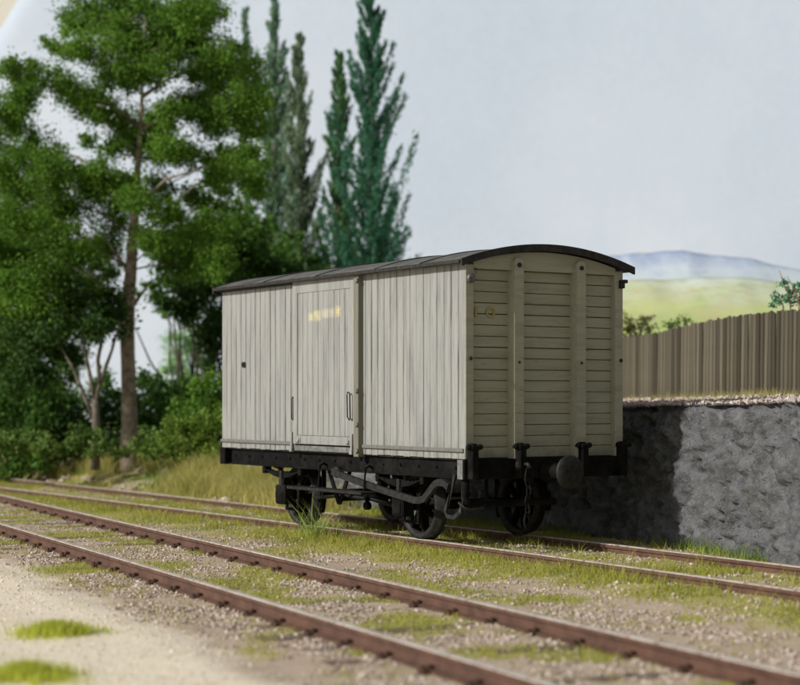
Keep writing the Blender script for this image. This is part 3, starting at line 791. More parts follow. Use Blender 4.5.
# ------------------------------------------------------------------ foliage builders
def leaf_cloud(C, Rr, per, size, flat=.8, sub=9, seed=0, upbias=.35):
    """clumps of small leaf quads: C (n,3) clump centres, Rr radii"""
    rg = np.random.default_rng(seed); out = []
    for c, r in zip(C, Rr):
        n = max(20, int(per * r * r))
        sc = rg.normal(size=(sub, 3)); sc /= np.linalg.norm(sc, axis=1)[:, None]
        sc *= (rg.random((sub, 1)) ** .5) * r; sc[:, 2] *= flat
        sr = r * rg.uniform(.22, .6, sub)
        k = rg.integers(0, sub, n)
        p = rg.normal(size=(n, 3)) * .55 * sr[k][:, None] + sc[k]
        p[:, 2] *= .9
        wisp = rg.random(n) < .16; p[wisp] = p[wisp] * 1.25 + rg.normal(size=(int(wisp.sum()), 3)) * r * .16
        out.append(np.asarray(c)[None] + p)
    P = np.concatenate(out); n = len(P)
    nrm = rg.normal(size=(n, 3)); nrm[:, 2] += upbias * 2; nrm /= np.linalg.norm(nrm, axis=1)[:, None]
    a = np.cross(nrm, rg.normal(size=(n, 3))); a /= np.linalg.norm(a, axis=1)[:, None] + 1e-9
    b_ = np.cross(nrm, a); s = size * rg.uniform(.6, 1.35, n)[:, None]
    V = np.stack([P - a * s, P - b_ * s * .55, P + a * s + nrm * s * .2, P + b_ * s * .55], 1).reshape(-1, 3)
    return V, np.arange(n * 4).reshape(-1, 4)

def limb_pts(a, b, sag, n=6, jit=.06, seed=0):
    rg = random.Random(seed); a, b = Vector(a), Vector(b); L = (b - a).length; pts = []
    for i in range(n):
        t_ = i / (n - 1); p = a.lerp(b, t_); p.z += sag * L * math.sin(math.pi * t_) * .5
        if 0 < i < n - 1: p += Vector((rg.gauss(0, jit), rg.gauss(0, jit), rg.gauss(0, jit))) * L * .4
        pts.append(p)
    return pts

m_bark = speckle('bark', (.15, .12, .09), (.34, .275, .205), 7, .95, .7, .02)
m_bark_mid = speckle('bark_mid', (.09, .08, .06), (.21, .18, .14), 7, .95, .7, .02)
m_bark_dark = speckle('bark_dark', (.05, .042, .03), (.12, .10, .075), 7, .95, .7, .02)
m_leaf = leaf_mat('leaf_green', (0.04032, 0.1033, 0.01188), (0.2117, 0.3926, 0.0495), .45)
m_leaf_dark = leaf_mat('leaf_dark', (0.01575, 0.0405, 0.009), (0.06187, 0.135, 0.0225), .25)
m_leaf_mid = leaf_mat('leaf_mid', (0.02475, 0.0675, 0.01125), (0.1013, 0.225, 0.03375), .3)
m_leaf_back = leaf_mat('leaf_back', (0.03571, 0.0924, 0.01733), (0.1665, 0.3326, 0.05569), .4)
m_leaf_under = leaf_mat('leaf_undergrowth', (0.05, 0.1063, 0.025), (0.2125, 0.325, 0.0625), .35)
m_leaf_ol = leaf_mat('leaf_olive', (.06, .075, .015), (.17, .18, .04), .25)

def rel(P, base): return [Vector(p) - Vector(base) for p in P]

# the big tree
BD = 35.5
base = at(131, 447, BD); base.z = float(ground_z(np.array([base.x]), np.array([base.y]))[0]) - .05
tree = thing('broadleaf_tree', 'tall broadleaf tree with straight brown trunk and airy bright green crown', 'tree', base)
clumps = [  # (px, py, radius px, depth offset m)
 (85, 22, 22, .2), (78, 45, 20, -.3), (108, 10, 26, .3), (120, 42, 24, -.4), (150, 12, 28, .2), (150, 45, 26, .5), (135, 66, 20, -.3), (110, 72, 18, .2), (182, 12, 24, -.4), (185, 36, 26, .3), (212, 16, 20, 0), (162, 60, 18, -.5), (128, 85, 9, 0), (148, 78, 14, .2),
 (205, 62, 24, .4), (226, 58, 20, -.3), (238, 72, 22, .3), (215, 82, 18, .6), (196, 74, 14, -.2), (248, 86, 18, .2), (232, 52, 10, .5),
 (215, 108, 20, .2), (240, 108, 22, -.3), (252, 125, 18, .3), (226, 126, 16, .6), (255, 100, 14, 0),
 (52, 47, 9, 0), (66, 52, 9, .2), (45, 40, 5, .1), (16, 70, 15, -.5), (30, 76, 16, .4), (24, 96, 18, 0), (8, 110, 20, .5), (58, 84, 16, -.3), (74, 95, 18, .3), (90, 106, 18, -.2), (106, 112, 16, .4), (120, 120, 14, 0),
 (150, 126, 20, .4), (166, 112, 17, -.4), (185, 108, 17, .3), (202, 116, 16, -.2), (150, 146, 20, .2), (174, 150, 20, -.5), (128, 140, 14, .5), (112, 150, 13, -.2), (188, 158, 14, .3), (88, 140, 9, .1),
 (222, 163, 19, .3), (245, 160, 20, -.4), (234, 182, 20, .4), (212, 178, 16, -.2), (255, 185, 14, .2),
 (18, 138, 22, .4), (8, 165, 24, -.4), (42, 158, 22, .2), (52, 180, 22, -.6), (26, 192, 24, .6), (76, 172, 18, .3), (100, 172, 16, -.4), (90, 192, 20, .5), (122, 186, 19, -.3), (60, 206, 22, .2), (20, 216, 24, -.5), (110, 212, 19, .4), (140, 202, 18, -.6), (160, 192, 17, .2), (168, 214, 16, -.2), (192, 196, 13, .5),
 (34, 248, 26, .4), (72, 246, 24, -.5), (102, 240, 20, .3), (160, 240, 19, -.4), (188, 236, 20, .4), (218, 230, 20, -.2), (28, 288, 28, -.6), (70, 284, 24, .5), (100, 292, 14, -.3), (190, 262, 20, .2), (214, 264, 18, -.4), (164, 262, 14, .4), (205, 205, 12, .3), (8, 262, 26, .2), (-20, 140, 24, 0), (-24, 190, 28, .3), (-30, 240, 30, -.3), (-18, 95, 20, .2), (20, 325, 26, .3), (60, 322, 22, -.4), (-20, 300, 30, 0)]
C = []; Rr = []
for px, py, r, dz in clumps:
    c = at(px, py, BD + dz * 2.2); C.append(c); Rr.append(r * BD / F * 1.12)
Cb = [c - base for c in C]
V, Q = leaf_cloud(np.array([tuple(c) for c in Cb]), Rr, 13000, .035, .9, 18, 3)
tag(link('crown', np_mesh('crown', V, Q), m_leaf, tree), kind='stuff')
tr = MB()
tpx = [(131, 475, .34), (131, 449, .30), (130, 430, .235), (129, 400, .205), (128, 360, .195), (127, 330, .205), (128, 305, .19), (131, 270, .16), (133, 235, .135), (136, 200, .11), (138, 160, .085), (141, 125, .062), (142, 95, .045), (143, 60, .03), (145, 20, .015)]
tr.tube([at(a, b_, BD) - base for a, b_, r in tpx], [r * .74 for a, b_, r in tpx], 12)
rg = random.Random(5)
tp3 = [(at(a, b_, BD) - base, r) for a, b_, r in tpx]
# main boughs seen in the photograph
for (a, b1) in (((128, 318), (40, 225)), ((128, 322), (75, 290)), ((132, 308), (160, 275)), ((134, 240), (200, 205)), ((131, 272), (70, 215)), ((138, 160), (90, 110)), ((140, 130), (195, 110)), ((142, 97), (188, 72)), ((136, 200), (222, 165)), ((141, 128), (60, 90)), ((137, 180), (35, 160))):
    A = at(a[0], a[1], BD) - base; B = at(b1[0], b1[1], BD + rg.uniform(-.6, .6)) - base
    tr.tube(limb_pts(A, B, .12, 6, .05, rg.random()), [.045, .036, .028, .021, .015, .008], 7)
for c in Cb[::3]:
    zz = c.z - abs(c.x - tp3[7][0].x) * .45
    j = min(range(5, len(tp3)), key=lambda i: abs(tp3[i][0].z - zz))
    tr.tube(limb_pts(tp3[j][0], c, .1, 5, .05, rg.random()), [.022, .018, .014, .010, .005], 5)
tr.obj('trunk', m_bark, tree)

# small forked tree left of the big trunk
SD = 34.5
base = at(95, 436, SD); base.z = float(ground_z(np.array([base.x]), np.array([base.y]))[0]) - .05
ft = thing('forked_tree', 'small tree whose grey trunk forks into a V beside the tall tree', 'tree', base)
tr = MB(); g_ = lambda a, b_: at(a, b_, SD) - base
tr.tube([g_(95, 470), g_(96, 420), g_(95, 400)], [.10, .08, .065], 9)
for pts in (((95, 402), (90, 375), (84, 345), (80, 315)), ((95, 402), (103, 375), (112, 350), (120, 322)), ((94, 418), (84, 395), (74, 370), (60, 345)), ((100, 385), (98, 360), (104, 330))):
    tr.tube([g_(*p) for p in pts], [.05, .04, .03, .02, .014][:len(pts)], 7)
tr.obj('trunk', m_bark_mid, ft)
cl = [(80, 300, 24, 0), (110, 305, 22, .3), (50, 325, 26, -.3), (30, 345, 26, .3), (95, 325, 18, -.5), (60, 350, 18, .4), (20, 375, 24, 0), (118, 322, 16, .4), (40, 372, 18, .2)]
V, Q = leaf_cloud(np.array([tuple(at(a, b_, SD + dz) - base) for a, b_, r, dz in cl]), [r * SD / F * 1.1 for a, b_, r, dz in cl], 4200, .05, .8, 10, 9)
tag(link('crown', np_mesh('crown', V, Q), m_leaf_dark, ft), kind='stuff')

# shrubs and undergrowth along the back
def shrub(name, label, cat, cl, d, m, seed, per=4000, size=.05, group=None, stems=True):
    pxm = sum(c[0] for c in cl) / len(cl); pyb = max(c[1] + c[2] for c in cl)
    b0 = at(pxm, pyb, d); gz = float(ground_z(np.array([b0.x]), np.array([b0.y]))[0]); b0.z = gz if b0.x < 1.5 else b0.z
    o = thing(name, label, cat, b0, 0, group)
    Cc = [at(a, b_, d + dz) - b0 for a, b_, r, dz in cl]
    V, Q = leaf_cloud(np.array([tuple(c) for c in Cc]), [r * d / F * 1.1 for a, b_, r, dz in cl], per, size, .85, 10, seed)
    tag(link('foliage', np_mesh('foliage', V, Q), m, o), kind='stuff')
    if stems:
        mb = MB(); rg = random.Random(seed)
        for c in Cc: mb.tube(limb_pts((rg.gauss(0, .06), rg.gauss(0, .06), -.1), c, .1, 5, .06, rg.random()), [.035, .03, .024, .016, .008], 5)
        mb.obj('stem', m_bark_dark, o)
    return o
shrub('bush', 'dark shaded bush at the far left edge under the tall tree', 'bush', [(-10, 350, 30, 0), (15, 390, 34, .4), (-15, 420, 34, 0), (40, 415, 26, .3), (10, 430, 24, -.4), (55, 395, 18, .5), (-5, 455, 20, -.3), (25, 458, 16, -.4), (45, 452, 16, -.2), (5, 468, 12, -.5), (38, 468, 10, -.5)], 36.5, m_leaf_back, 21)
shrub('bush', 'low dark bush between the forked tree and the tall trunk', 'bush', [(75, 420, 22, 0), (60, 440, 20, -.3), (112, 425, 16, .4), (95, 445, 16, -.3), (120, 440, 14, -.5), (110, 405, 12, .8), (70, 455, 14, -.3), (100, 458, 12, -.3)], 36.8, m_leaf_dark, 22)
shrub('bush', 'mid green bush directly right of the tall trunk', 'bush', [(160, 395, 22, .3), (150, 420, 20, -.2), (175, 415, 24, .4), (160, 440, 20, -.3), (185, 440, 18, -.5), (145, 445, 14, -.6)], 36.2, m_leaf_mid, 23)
shrub('bush', 'bright leafy bush against the left end of the van', 'bush', [(205, 390, 20, 0), (195, 412, 24, .3), (218, 415, 24, -.2), (205, 438, 22, 0), (232, 440, 22, .4), (225, 385, 16, .4), (245, 420, 20, .3)], 34.2, m_leaf, 24)
shrub('bush', 'tall black-green bush rising behind the left end of the van roof', 'bush', [(180, 305, 20, .4), (205, 300, 24, 0), (215, 330, 26, .3), (230, 270, 24, .5), (205, 260, 16, 1), (225, 355, 24, .4), (250, 300, 26, .6), (235, 245, 18, .8), (265, 262, 20, .9), (285, 275, 18, .9), (225, 210, 14, 1.2), (250, 230, 16, 1.4)], 39, m_leaf_dark, 25, 4200, .055)
m_leaf_pale = leaf_mat('leaf_pale_teal', (.25, .46, .22), (.45, .66, .34), .4)
shrub('bush', 'pale yellow-green round tree seen through the gap right of the tall trunk', 'tree', [(180, 340, 16, 0), (192, 355, 18, .3), (172, 362, 14, -.2), (185, 378, 18, 0), (200, 335, 12, .2), (165, 385, 12, .1)], 48, m_leaf_pale, 26, 4500, .045)

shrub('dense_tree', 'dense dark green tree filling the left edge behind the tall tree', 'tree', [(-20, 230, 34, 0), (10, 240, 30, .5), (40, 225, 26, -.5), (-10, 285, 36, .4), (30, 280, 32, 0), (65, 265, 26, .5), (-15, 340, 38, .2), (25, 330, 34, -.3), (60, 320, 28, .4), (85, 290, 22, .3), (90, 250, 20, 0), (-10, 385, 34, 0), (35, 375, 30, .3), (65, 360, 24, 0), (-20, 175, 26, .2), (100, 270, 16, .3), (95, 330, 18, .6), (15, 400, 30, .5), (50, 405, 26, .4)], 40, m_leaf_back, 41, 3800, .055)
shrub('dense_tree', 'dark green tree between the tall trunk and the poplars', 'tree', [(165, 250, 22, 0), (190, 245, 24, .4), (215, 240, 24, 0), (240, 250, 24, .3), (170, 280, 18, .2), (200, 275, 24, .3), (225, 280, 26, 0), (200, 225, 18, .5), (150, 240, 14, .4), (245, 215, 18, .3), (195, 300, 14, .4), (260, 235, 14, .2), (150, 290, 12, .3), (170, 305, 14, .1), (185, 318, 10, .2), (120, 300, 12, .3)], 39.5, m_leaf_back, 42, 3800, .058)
shrub('hedge', 'dense green undergrowth behind the tall trunk, below the pale round tree', 'hedge', [(135, 400, 16, 0), (150, 385, 16, .4), (165, 405, 20, 0), (185, 395, 18, .3), (205, 405, 22, 0), (120, 395, 14, .3), (105, 385, 16, .2), (225, 405, 20, .2), (140, 430, 22, 0), (170, 435, 22, .1), (200, 435, 22, 0), (110, 430, 22, 0), (80, 430, 22, .2), (50, 432, 22, 0), (20, 432, 22, .1), (-10, 432, 24, 0), (85, 405, 18, .4)], 38.2, m_leaf_back, 43, 4200, .05)

shrub('bush', 'low leafy undergrowth at the grass edge in front of the tall trunk', 'bush', [(-5, 446, 16, 0), (20, 449, 12, .2), (45, 447, 14, -.2), (70, 450, 11, .1), (98, 449, 12, -.2), (120, 452, 10, .2), (145, 448, 13, 0), (165, 452, 12, -.2), (185, 449, 13, .2), (205, 454, 12, 0), (222, 452, 12, .1), (35, 440, 14, .5), (85, 440, 14, .5), (155, 438, 14, .5)], 33.6, m_leaf_under, 44, 5200, .045, stems=False)

shrub('bush', 'dark green growth between the feet of the narrow trees, above the van roof', 'bush', [(240, 225, 16, 0), (258, 250, 20, .2), (280, 262, 20, 0), (300, 275, 20, .3), (322, 285, 18, 0), (245, 275, 20, .2), (270, 225, 12, .4), (290, 240, 12, .3), (312, 260, 10, .2), (335, 290, 16, .1), (262, 290, 22, 0)], 42.5, m_leaf_back, 45, 3600, .055)
shrub('bush', 'yellow-green leafy bush low beside the van, at the grass edge', 'bush', [(175, 425, 16, 0), (192, 432, 18, .2), (210, 425, 18, 0), (205, 446, 16, -.2), (185, 452, 14, -.2), (225, 446, 16, .1), (168, 446, 12, 0)], 32.8, leaf_mat('leaf_bright', (.08, .15, .02), (.26, .38, .06), .4), 46, 5200, .045)

# poplars
def poplar(label, px, pytop, pybase, halfw, d, m, mb_, seed, dens=1.0, low=1.0):
    rg = np.random.default_rng(seed); rr = random.Random(seed)
    top = at(px, pytop, d); b0 = at(px, pybase, d); b0.z = float(ground_z(np.array([b0.x]), np.array([b0.y]))[0]) - .1
    hgt = top.z - b0.z; hw = halfw * d / F
    o = thing('poplar_tree', label, 'tree', b0, 0, 'narrow conifer-like trees behind the van')
    tk = MB(); tk.tube([(0, 0, 0), (.03, 0, hgt * .3), (-.02, 0, hgt * .65), (0, 0, hgt)], [.15, .11, .06, .01], 8)
    P = []; A = []
    nb = int(hgt * 14 * dens)
    for i in range(nb):
        f = (i + rr.random()) / nb; z0 = hgt * (.06 + .94 * f)
        w_ = hw * (1 - f) ** .75 * (.55 + .45 * min(1, (f + .05) / .25)) * (rr.uniform(.75, 1.2) if i % 2 else rr.uniform(.3, .8)) + .05
        az = rr.uniform(0, 2 * math.pi); rise = w_ * rr.uniform(1.3, 2.1)
        n_ = int(80 + 270 * w_); t_ = rg.random(n_) ** .8
        r_ = w_ * t_; zz = z0 - .15 * w_ + rise * t_ ** 1.6
        th = .02 + .075 * w_ * (1 - t_ * .8)
        q = np.stack([r_ * math.cos(az), r_ * math.sin(az), zz], 1) + rg.normal(size=(n_, 3)) * th[:, None] * np.array([1, 1, 1.2])
        P.append(q); dirv = np.array([math.cos(az) * .5, math.sin(az) * .5, 1.0]); A.append(np.repeat(dirv[None], n_, 0))
        if w_ > .25 and i % 2 == 0: tk.tube([(0, 0, z0 - .15 * w_), (w_ * .5 * math.cos(az), w_ * .5 * math.sin(az), z0 + rise * .25), (w_ * .95 * math.cos(az), w_ * .95 * math.sin(az), z0 + rise * .85)], [.022, .015, .005], 4)
    P = np.concatenate(P); A = np.concatenate(A); n = len(P)
    A = A + rg.normal(size=(n, 3)) * .35; A /= np.linalg.norm(A, axis=1)[:, None]
    nn = np.cross(A, rg.normal(size=(n, 3))); nn /= np.linalg.norm(nn, axis=1)[:, None]
    s = rg.uniform(.035, .085, n)[:, None]
    V = np.stack([P - A * s, P - nn * s * .28, P + A * s, P + nn * s * .28], 1).reshape(-1, 3)
    tag(link('crown', np_mesh('crown', V, np.arange(n * 4).reshape(-1, 4)), m, o), kind='stuff')
    tk.obj('trunk', mb_, o)
m_p_pale = leaf_mat('poplar_pale', (.11, .21, .14), (.26, .40, .26), .25)
m_p_brown = leaf_mat('poplar_brown', (.11, .17, .10), (.25, .33, .20), .25)
m_p_dark = leaf_mat('poplar_dark', (.045, .12, .045), (.14, .28, .11), .3)
m_p_teal = leaf_mat('poplar_teal', (.03, .115, .065), (.095, .26, .15), .3)
m_bark_grey = speckle('bark_grey', (.14, .13, .11), (.26, .24, .20), 5, .95)
poplar('tall blue-grey narrow tree, immediately left of the olive one', 275, -6, 440, 44, 45, m_p_pale, m_bark_grey, 31)
poplar('olive-grey narrow tree with a gap of sky on its right side', 300, 36, 440, 38, 44.5, m_p_brown, m_bark_grey, 32)
poplar('shorter dark green narrow tree, left of the tallest teal poplar', 339, 54, 440, 36, 44, m_p_dark, m_bark_dark, 33)
poplar('tallest and widest narrow tree, deep teal green, above the van roof', 371, -14, 440, 62, 43, m_p_teal, m_bark_dark, 34)
poplar('thin narrow tree half hidden by the broad green crown, only its tip clear', 246, 8, 440, 20, 46.5, m_p_pale, m_bark_grey, 35, .7)
shrub('bush', 'turquoise bush at the foot of the poplars above the van roof', 'bush', [(318, 262, 12, 0), (345, 270, 14, .3), (300, 270, 14, .2), (375, 262, 16, 0), (395, 268, 14, .3)], 46, m_p_dark, 27, 3500, .05)

# shrubs beyond the fence
shrub('bush', 'dark olive bush just right of the van roof, over the fence', 'bush', [(630, 322, 9, 0), (641, 322, 8, .2), (648, 318, 6, 0), (636, 332, 10, .1), (650, 330, 7, 0), (625, 335, 9, .2)], 33.2, m_leaf_ol, 28, 5200, .03)
shrub('bush', 'small spiky green bush peeping over the middle of the fence', 'bush', [(676, 322, 7, 0), (686, 320, 6, .2), (668, 327, 7, 0), (680, 331, 9, .1), (692, 326, 5, 0), (702, 332, 6, .2), (716, 330, 5, 0)], 32, leaf_mat('leaf_spiky', (.07, .13, .03), (.20, .27, .07), .3), 29, 5200, .028)
vine = shrub('climbing_plant', 'blue-green climbing plant with reddish stalks at the right end of the fence', 'plant', [(783, 284, 6, 0), (790, 292, 6, .1), (776, 297, 5, 0), (797, 287, 6, .1), (786, 300, 7, 0), (800, 300, 9, .1), (773, 304, 5, 0), (795, 318, 9, 0)], 25.5, leaf_mat('leaf_teal', (.05, .20, .10), (.12, .36, .18), .3), 30, 7000, .03, stems=False)
m_red = speckle('stalk_red', (.20, .07, .05), (.32, .14, .09), 10, .8)
mb = MB()
for pts in (((792, 330), (790, 300), (783, 280), (779, 270)), ((800, 330), (799, 305), (795, 290), (787, 276)), ((786, 330), (783, 305), (776, 295))):
    mb.tube([at(a, b_, 25.5) - vine.location for a, b_ in pts], [.012, .010, .008, .004][:len(pts)], 5)
mb.obj('stalk', m_red, vine)

# ------------------------------------------------------------------ grass
def blades(X, Y, Z, hgt, wid, lean, seed, segs=3):
    rg = np.random.default_rng(seed); n = len(X)
    az = rg.uniform(0, 2 * np.pi, n); fa = rg.uniform(0, 2 * np.pi, n); h = hgt; ln = lean * rg.uniform(.3, 1.2, n) * h
    V = np.zeros((n, 2 * segs + 1, 3))
    for s in range(segs + 1):
        f = s / segs; cx = X + np.cos(az) * ln * f ** 1.8; cy = Y + np.sin(az) * ln * f ** 1.8; cz = Z + h * (f - .15 * f * f * lean)
        wv_ = wid * (1 - f) * .5
        if s < segs:
            V[:, 2 * s] = np.stack([cx - np.cos(fa) * wv_, cy - np.sin(fa) * wv_, cz], 1)
            V[:, 2 * s + 1] = np.stack([cx + np.cos(fa) * wv_, cy + np.sin(fa) * wv_, cz], 1)
        else: V[:, 2 * s] = np.stack([cx, cy, cz], 1)
    k = 2 * segs + 1; b0 = (np.arange(n) * k)[:, None]; T = []
    for s in range(segs):
        a, b_, c_, d_ = 2 * s, 2 * s + 1, 2 * s + 2, 2 * s + 3
        if s < segs - 1: T += [(a, b_, d_), (a, d_, c_)]
        else: T += [(a, b_, c_)]
    T = np.array(T); tri = (b0[:, None, :] + T[None]).reshape(-1, 3)
    return V.reshape(-1, 3), tri

def scatter(n, xr, yr, seed, dens):
    rg = np.random.default_rng(seed); X = rg.uniform(*xr, n); Y = rg.uniform(*yr, n)
    keep = rg.random(n) < dens(X, Y); return X[keep], Y[keep]
def in_view(X, Y, mg=1.2): return (np.abs(X) < Y * 400 / F + mg)

m_grass = leaf_mat('grass_green', (.22, .25, .03), (.54, .52, .11), .4)
m_dry = leaf_mat('grass_dry', (.28, .28, .06), (.64, .57, .22), .4)
m_lush = leaf_mat('grass_lush', (.10, .18, .03), (.30, .40, .08), .4)
def wall_D(X, Y):
    out = np.full(len(X), -9.)
    P = WPs[::8]; N = WN[::8]
    d2 = (X[:, None] - P[None, :, 0]) ** 2 + (Y[:, None] - P[None, :, 1]) ** 2; i = d2.argmin(1)
    past = (X - P[i, 0]) * WT[::8][i, 0] + (Y - P[i, 1]) * WT[::8][i, 1]
    return np.where(past > .5, -9, 1) * (past > .5) + (past <= .5) * ((X - P[i, 0]) * N[i, 0] + (Y - P[i, 1]) * N[i, 1])

# short grass and moss on and beside the tracks
def dens_short(X, Y):
    p, q = to_main(X, Y); x, y = to_van(X, Y); yc = y - siding_c(x)
    n_ = fbm(X * 1.5, Y * 1.5, 4, 31); n2 = fbm(X * .7, Y * .7, 3, 77)
    d = .95 * sstep(.49, .60, n_) * sstep(4.0, 4.4, p)
    d = np.maximum(d, .26 * sstep(.40, .58, fbm(X * 2.6, Y * 2.6, 4, 131)) * sstep(3.9, 4.3, p))
    strip = sstep(-2.0, -1.5, yc + .8 * (n2 - .5)) * sstep(-.72, -.84, yc)
    d = np.maximum(d, strip * sstep(.22, .40, n_))
    d = np.maximum(d, .5 * sstep(-.7, -.4, yc) * sstep(.46, .58, n_))
    d = np.maximum(d, .5 * (yc > .8) * sstep(.44, .56, n_))
    for c_ in (4.97, 6.47): d = d * (np.abs(p - c_) > .075)
    for c_ in (-.71, .71): d = d * (np.abs(yc - c_) > .075)
    d = d * in_view(X, Y) * (yc < 2.2)
    return d
X, Y = scatter(520000, (-9, 6), (9, 36), 101, lambda X, Y: dens_short(X, Y) * np.clip(1.15 - (Y - 10) * .02, .5, 1))
x_, y_ = to_van(X, Y); yc_ = y_ - siding_c(x_)
wd_ = wall_D(X, Y); ok = wd_ < -.05; X, Y, yc_ = X[ok], Y[ok], yc_[ok]
hh = RNG.uniform(.02, .07, len(X)) + .14 * sstep(-1.7, -1.0, yc_) * RNG.random(len(X)) ** 2 * fbm(X * 2, Y * 2, 3, 90) * 1.6
V, T = blades(X, Y, ground_z(X, Y) - .01, hh, .011, .8, 102, 2)
go = link('grass', np_mesh('grass', V, T), m_grass); tag(go, 'short yellow-green grass and moss growing over the ballast of both tracks', 'grass', kind='stuff')

# long dry grass on the bank behind the siding
def dens_dry(X, Y):
    x, y = to_van(X, Y); yc = y - siding_c(x); n_ = fbm(X * .9, Y * .9, 4, 33)
    return sstep(1.15, 1.7, yc) * sstep(4.6, 3.2, yc) * sstep(-4.3, -6, x) * sstep(.40, .55, n_) * in_view(X, Y)
X, Y = scatter(420000, (-9.5, 0), (25, 40), 103, dens_dry)
ok = wall_D(X, Y) < -.05; X, Y = X[ok], Y[ok]
hh = RNG.uniform(.14, .52, len(X)) * (.28 + 1.5 * fbm(X * 2.2, Y * 2.2, 4, 95) ** 1.3)
V, T = blades(X, Y, ground_z(X, Y) - .02, hh, .014, .6, 104, 3)
tag(link('grass', np_mesh('dry_grass', V, T), m_dry), 'long straw-coloured grass on the bank behind the siding', 'grass', kind='stuff')
# greener patches among it and at the wall foot
def dens_lush(X, Y):
    x, y = to_van(X, Y); yc = y - siding_c(x); n_ = fbm(X * 1.1, Y * 1.1, 4, 36)
    a = sstep(1.2, 2.2, yc) * sstep(9.5, 6.0, yc) * sstep(-4.3, -6, x) * np.maximum(sstep(.44, .56, n_), .9 * sstep(2.6, 3.6, yc))
    return a * in_view(X, Y)
X, Y = scatter(300000, (-10, 4.5), (16, 44), 105, dens_lush)
Xw = []; Yw = []
for i in range(0, len(WPs), 1):
    if fbm(np.array([WS[i] * 1.4]), np.array([3.]), 3, 66)[0] > .50:
        for k in range(5):
            o = -abs(RNG.normal(.1, .07)); Xw.append(WPs[i, 0] + WN[i, 0] * o + RNG.normal(0, .04)); Yw.append(WPs[i, 1] + WN[i, 1] * o + RNG.normal(0, .04))
ok = wall_D(X, Y) < -.05; X, Y = X[ok], Y[ok]
X = np.concatenate([X, Xw]); Y = np.concatenate([Y, Yw])
V, T = blades(X, Y, ground_z(X, Y) - .01, RNG.uniform(.05, .24, len(X)), .013, .8, 106, 2)
tag(link('grass', np_mesh('lush_grass', V, T), m_lush), 'darker green grass in patches on the bank and along the foot of the wall', 'grass', kind='stuff')
# weeds at the foot of the fence
Xf = []; Yf = []; Zf = []
for k in range(9000):
    s = RNG.uniform(0, FL); p, z = None, None
    q = FA + FT * s - FN * abs(RNG.normal(.07, .12)); 
    if fbm(np.array([s * 1.2]), np.array([8.]), 3, 68)[0] < .42: continue
    Xf.append(q[0]); Yf.append(q[1])
Xf = np.array(Xf); Yf = np.array(Yf); P = WPs[::4]; d2 = (Xf[:, None] - P[None, :, 0]) ** 2 + (Yf[:, None] - P[None, :, 1]) ** 2; ii_ = d2.argmin(1)
Df = (Xf - P[ii_, 0]) * WN[::4][ii_, 0] + (Yf - P[ii_, 1]) * WN[::4][ii_, 1]
Zf = plat_z(WS[::4][ii_], Df) - .03
V, T = blades(Xf, Yf, Zf, RNG.uniform(.04, .26, len(Xf)) * RNG.random(len(Xf)) ** .6, .012, .6, 107, 2)
tag(link('grass', np_mesh('fence_grass', V, T), m_dry), 'thin dry grass along the foot of the paling fence', 'grass', kind='stuff')

# single tufts
def tuft(label, X0, Y0, rad, n, h0, h1, m, seed, lean=.5, wid=.012, ell=1.0):
    rg = np.random.default_rng(seed); a = rg.uniform(0, 2 * np.pi, n); r_ = np.abs(rg.normal(0, .5, n)) * rad * (.55 + .9 * vnoise(a * 1.9 + seed, a * 0 + seed, seed))
    X = r_ * np.cos(a) * ell; Y = r_ * np.sin(a); gz = float(ground_z(np.array([X0]), np.array([Y0]))[0])
    h = rg.uniform(h0, h1, n) * np.clip(1.15 - .55 * r_ / rad, .3, 1)
    V, T = blades(X, Y, np.full(n, -.015), h, wid, lean, seed + 1, 3)
    o = link('grass_tuft', np_mesh('grass_tuft', V, T), m); o.location = (X0, Y0, gz)
    return tag(o, label, 'grass tuft', 'grass tufts')
m_tall = leaf_mat('grass_tall', (.22, .30, .05), (.46, .56, .16), .4)
m_lime = leaf_mat('grass_lime', (.40, .46, .04), (.66, .68, .12), .5)
tuft('round lime-green grass tuft on the sand, the one nearer the track', -2.52, 12.9, .38, 2600, .04, .15, m_lime, 201)
tuft('lime-green grass tuft cut by the bottom edge of the picture', -2.30, 10.85, .36, 2400, .04, .15, m_lime, 203)
tuft('tall spiky grass tuft in front of the left wheels of the van', -1.03, 21.75, .45, 80, .2, .68, m_tall, 205, .75, .016)
tuft('small bright green weed below the near end of the van', 1.20, 18.95, .15, 160, .06, .2, m_lush, 207, .9)
tuft('dark mossy green clump on the ground at the foot of the lit wall', 3.72, 18.5, .22, 700, .03, .08, m_lush, 209, .9)

# ------------------------------------------------------------------ stones
def stones(X, Y, Z, size, seed):
    rg = np.random.default_rng(seed); n = len(X)
    o8 = np.array([(1, 0, 0), (0, 1, 0), (-1, 0, 0), (0, -1, 0), (0, 0, 1), (0, 0, -1)], float)
    rot = rg.uniform(0, 2 * np.pi, n); cs, sn = np.cos(rot), np.sin(rot)
    V = o8[None] * rg.uniform(.6, 1.25, (n, 6, 1)) * size[:, None, None] + rg.normal(size=(n, 6, 3)) * .22 * size[:, None, None]
    V[..., 2] *= .75
    x = V[..., 0] * cs[:, None] - V[..., 1] * sn[:, None]; y = V[..., 0] * sn[:, None] + V[..., 1] * cs[:, None]
    tl = rg.normal(0, .5, n)[:, None]; y2 = y * np.cos(tl) - V[..., 2] * np.sin(tl); z2 = y * np.sin(tl) + V[..., 2] * np.cos(tl)
    V = np.stack([x + X[:, None], y2 + Y[:, None], z2 + Z[:, None]], -1)
    f = np.array([(0, 1, 4), (1, 2, 4), (2, 3, 4), (3, 0, 4), (1, 0, 5), (2, 1, 5), (3, 2, 5), (0, 3, 5)])
    return V.reshape(-1, 3), ((np.arange(n) * 6)[:, None, None] + f[None]).reshape(-1, 3)
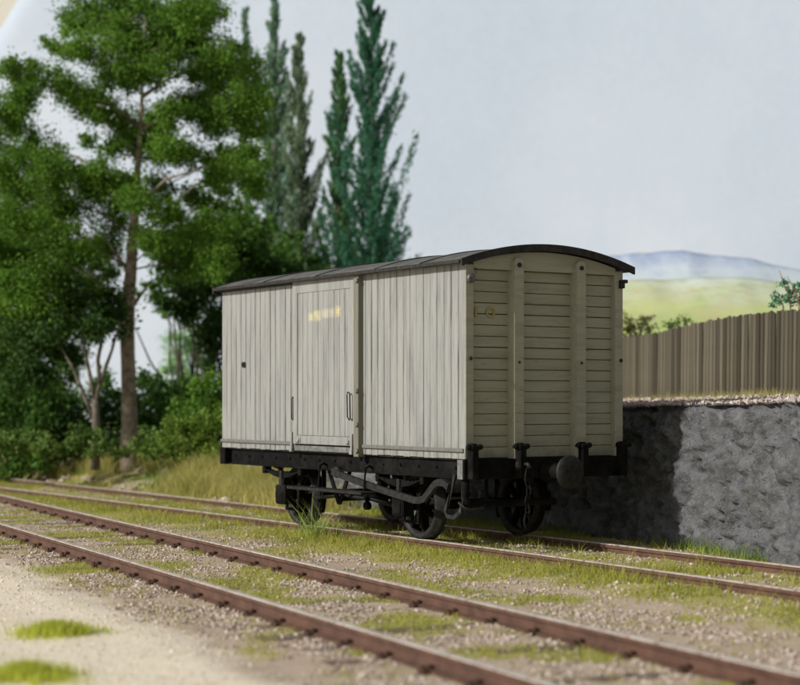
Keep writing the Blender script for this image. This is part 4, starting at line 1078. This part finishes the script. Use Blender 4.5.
m_stone = island_mat('ballast_stone', [(.34, .265, .215), (.50, .405, .335), (.62, .515, .435), (.45, .37, .31), (.72, .62, .545)])
def dens_stone(X, Y):
    p, q = to_main(X, Y); x, y = to_van(X, Y); yc = y - siding_c(x)
    n_ = fbm(X * 1.5, Y * 1.5, 4, 31); n2 = fbm(X * 3, Y * 3, 3, 120)
    d = sstep(3.9, 4.5, p + .5 * (n2 - .5)) * (1 - .85 * sstep(.50, .62, n_)) * sstep(.3, .62, n2) * .85
    strip = sstep(-2.0, -1.5, yc) * (yc < -.8)
    d = d * (1 - .75 * strip)
    d = np.where(yc > -.8, d * .6, d)
    for c_ in (4.97, 6.47): d = d * (np.abs(p - c_) > .07)
    for c_ in (-.71, .71): d = d * (np.abs(yc - c_) > .07)
    return d * in_view(X, Y) * (yc < 1.9)
X, Y = scatter(430000, (-9, 6), (8.8, 34), 110, dens_stone)
ok = wall_D(X, Y) < -.06; X, Y = X[ok], Y[ok]
sz = .007 + .017 * RNG.random(len(X)) ** 2.6
V, T = stones(X, Y, ground_z(X, Y) + sz * .35, sz, 111)
tag(link('ballast', np_mesh('ballast', V, T), m_stone), 'pinkish-grey crushed stone ballast around both tracks', 'ballast', kind='stuff')
X, Y = scatter(26000, (-9.5, 0), (25, 38), 141, lambda X, Y: (lambda yc: sstep(1.15, 1.4, yc) * sstep(3.4, 2.2, yc))(to_van(X, Y)[1] - siding_c(to_van(X, Y)[0])) * sstep(-4.3, -6, to_van(X, Y)[0]) * sstep(.5, .66, fbm(X * 1.1 + 9, Y * 1.1, 4, 142)))
ok = wall_D(X, Y) < -.05; X, Y = X[ok], Y[ok]
sz = .02 + .10 * RNG.random(len(X)) ** 3
V, T = stones(X, Y, ground_z(X, Y) + sz * .2, sz, 143)
tag(link('rubble', np_mesh('rubble', V, T), m_stone), 'pale earthy rubble showing through the grass of the bank', 'rubble', kind='stuff')
# grit on the sand
m_grit = island_mat('sand_grit', [(.62, .53, .40), (.76, .67, .53), (.86, .79, .66)])
X, Y = scatter(45000, (-7, 1.5), (8.5, 20), 112, lambda X, Y: sstep(4.3, 3.7, to_main(X, Y)[0]) * in_view(X, Y, .5) * .8)
sz = .004 + .011 * RNG.random(len(X)) ** 3
V, T = stones(X, Y, ground_z(X, Y) + sz * .3, sz, 113)
tag(link('grit', np_mesh('grit', V, T), m_grit), 'fine pale grit on the sandy strip', 'grit', kind='stuff')
# stones along the top edge of the wall
n = 9000; s = RNG.uniform(0, WS[-1], n); D = .05 + RNG.random(n) ** 1.3 * 3.2; i = np.clip((s / WS[-1] * (len(WPs) - 1)).astype(int), 0, len(WPs) - 1)
X = WPs[i, 0] + WN[i, 0] * D; Y = WPs[i, 1] + WN[i, 1] * D
sz = .014 + .034 * RNG.random(n) ** 2
V, T = stones(X, Y, plat_z(WS[i], np.maximum(D, .3)) + .02 + sz * .2, sz, 115)
m_edge = island_mat('edge_stone', [(.34, .27, .22), (.58, .49, .42), (.46, .38, .33), (.66, .58, .52)])
tag(link('gravel', np_mesh('gravel', V, T), m_edge), 'pale pinkish rubble along the top edge of the wall', 'gravel', kind='stuff')
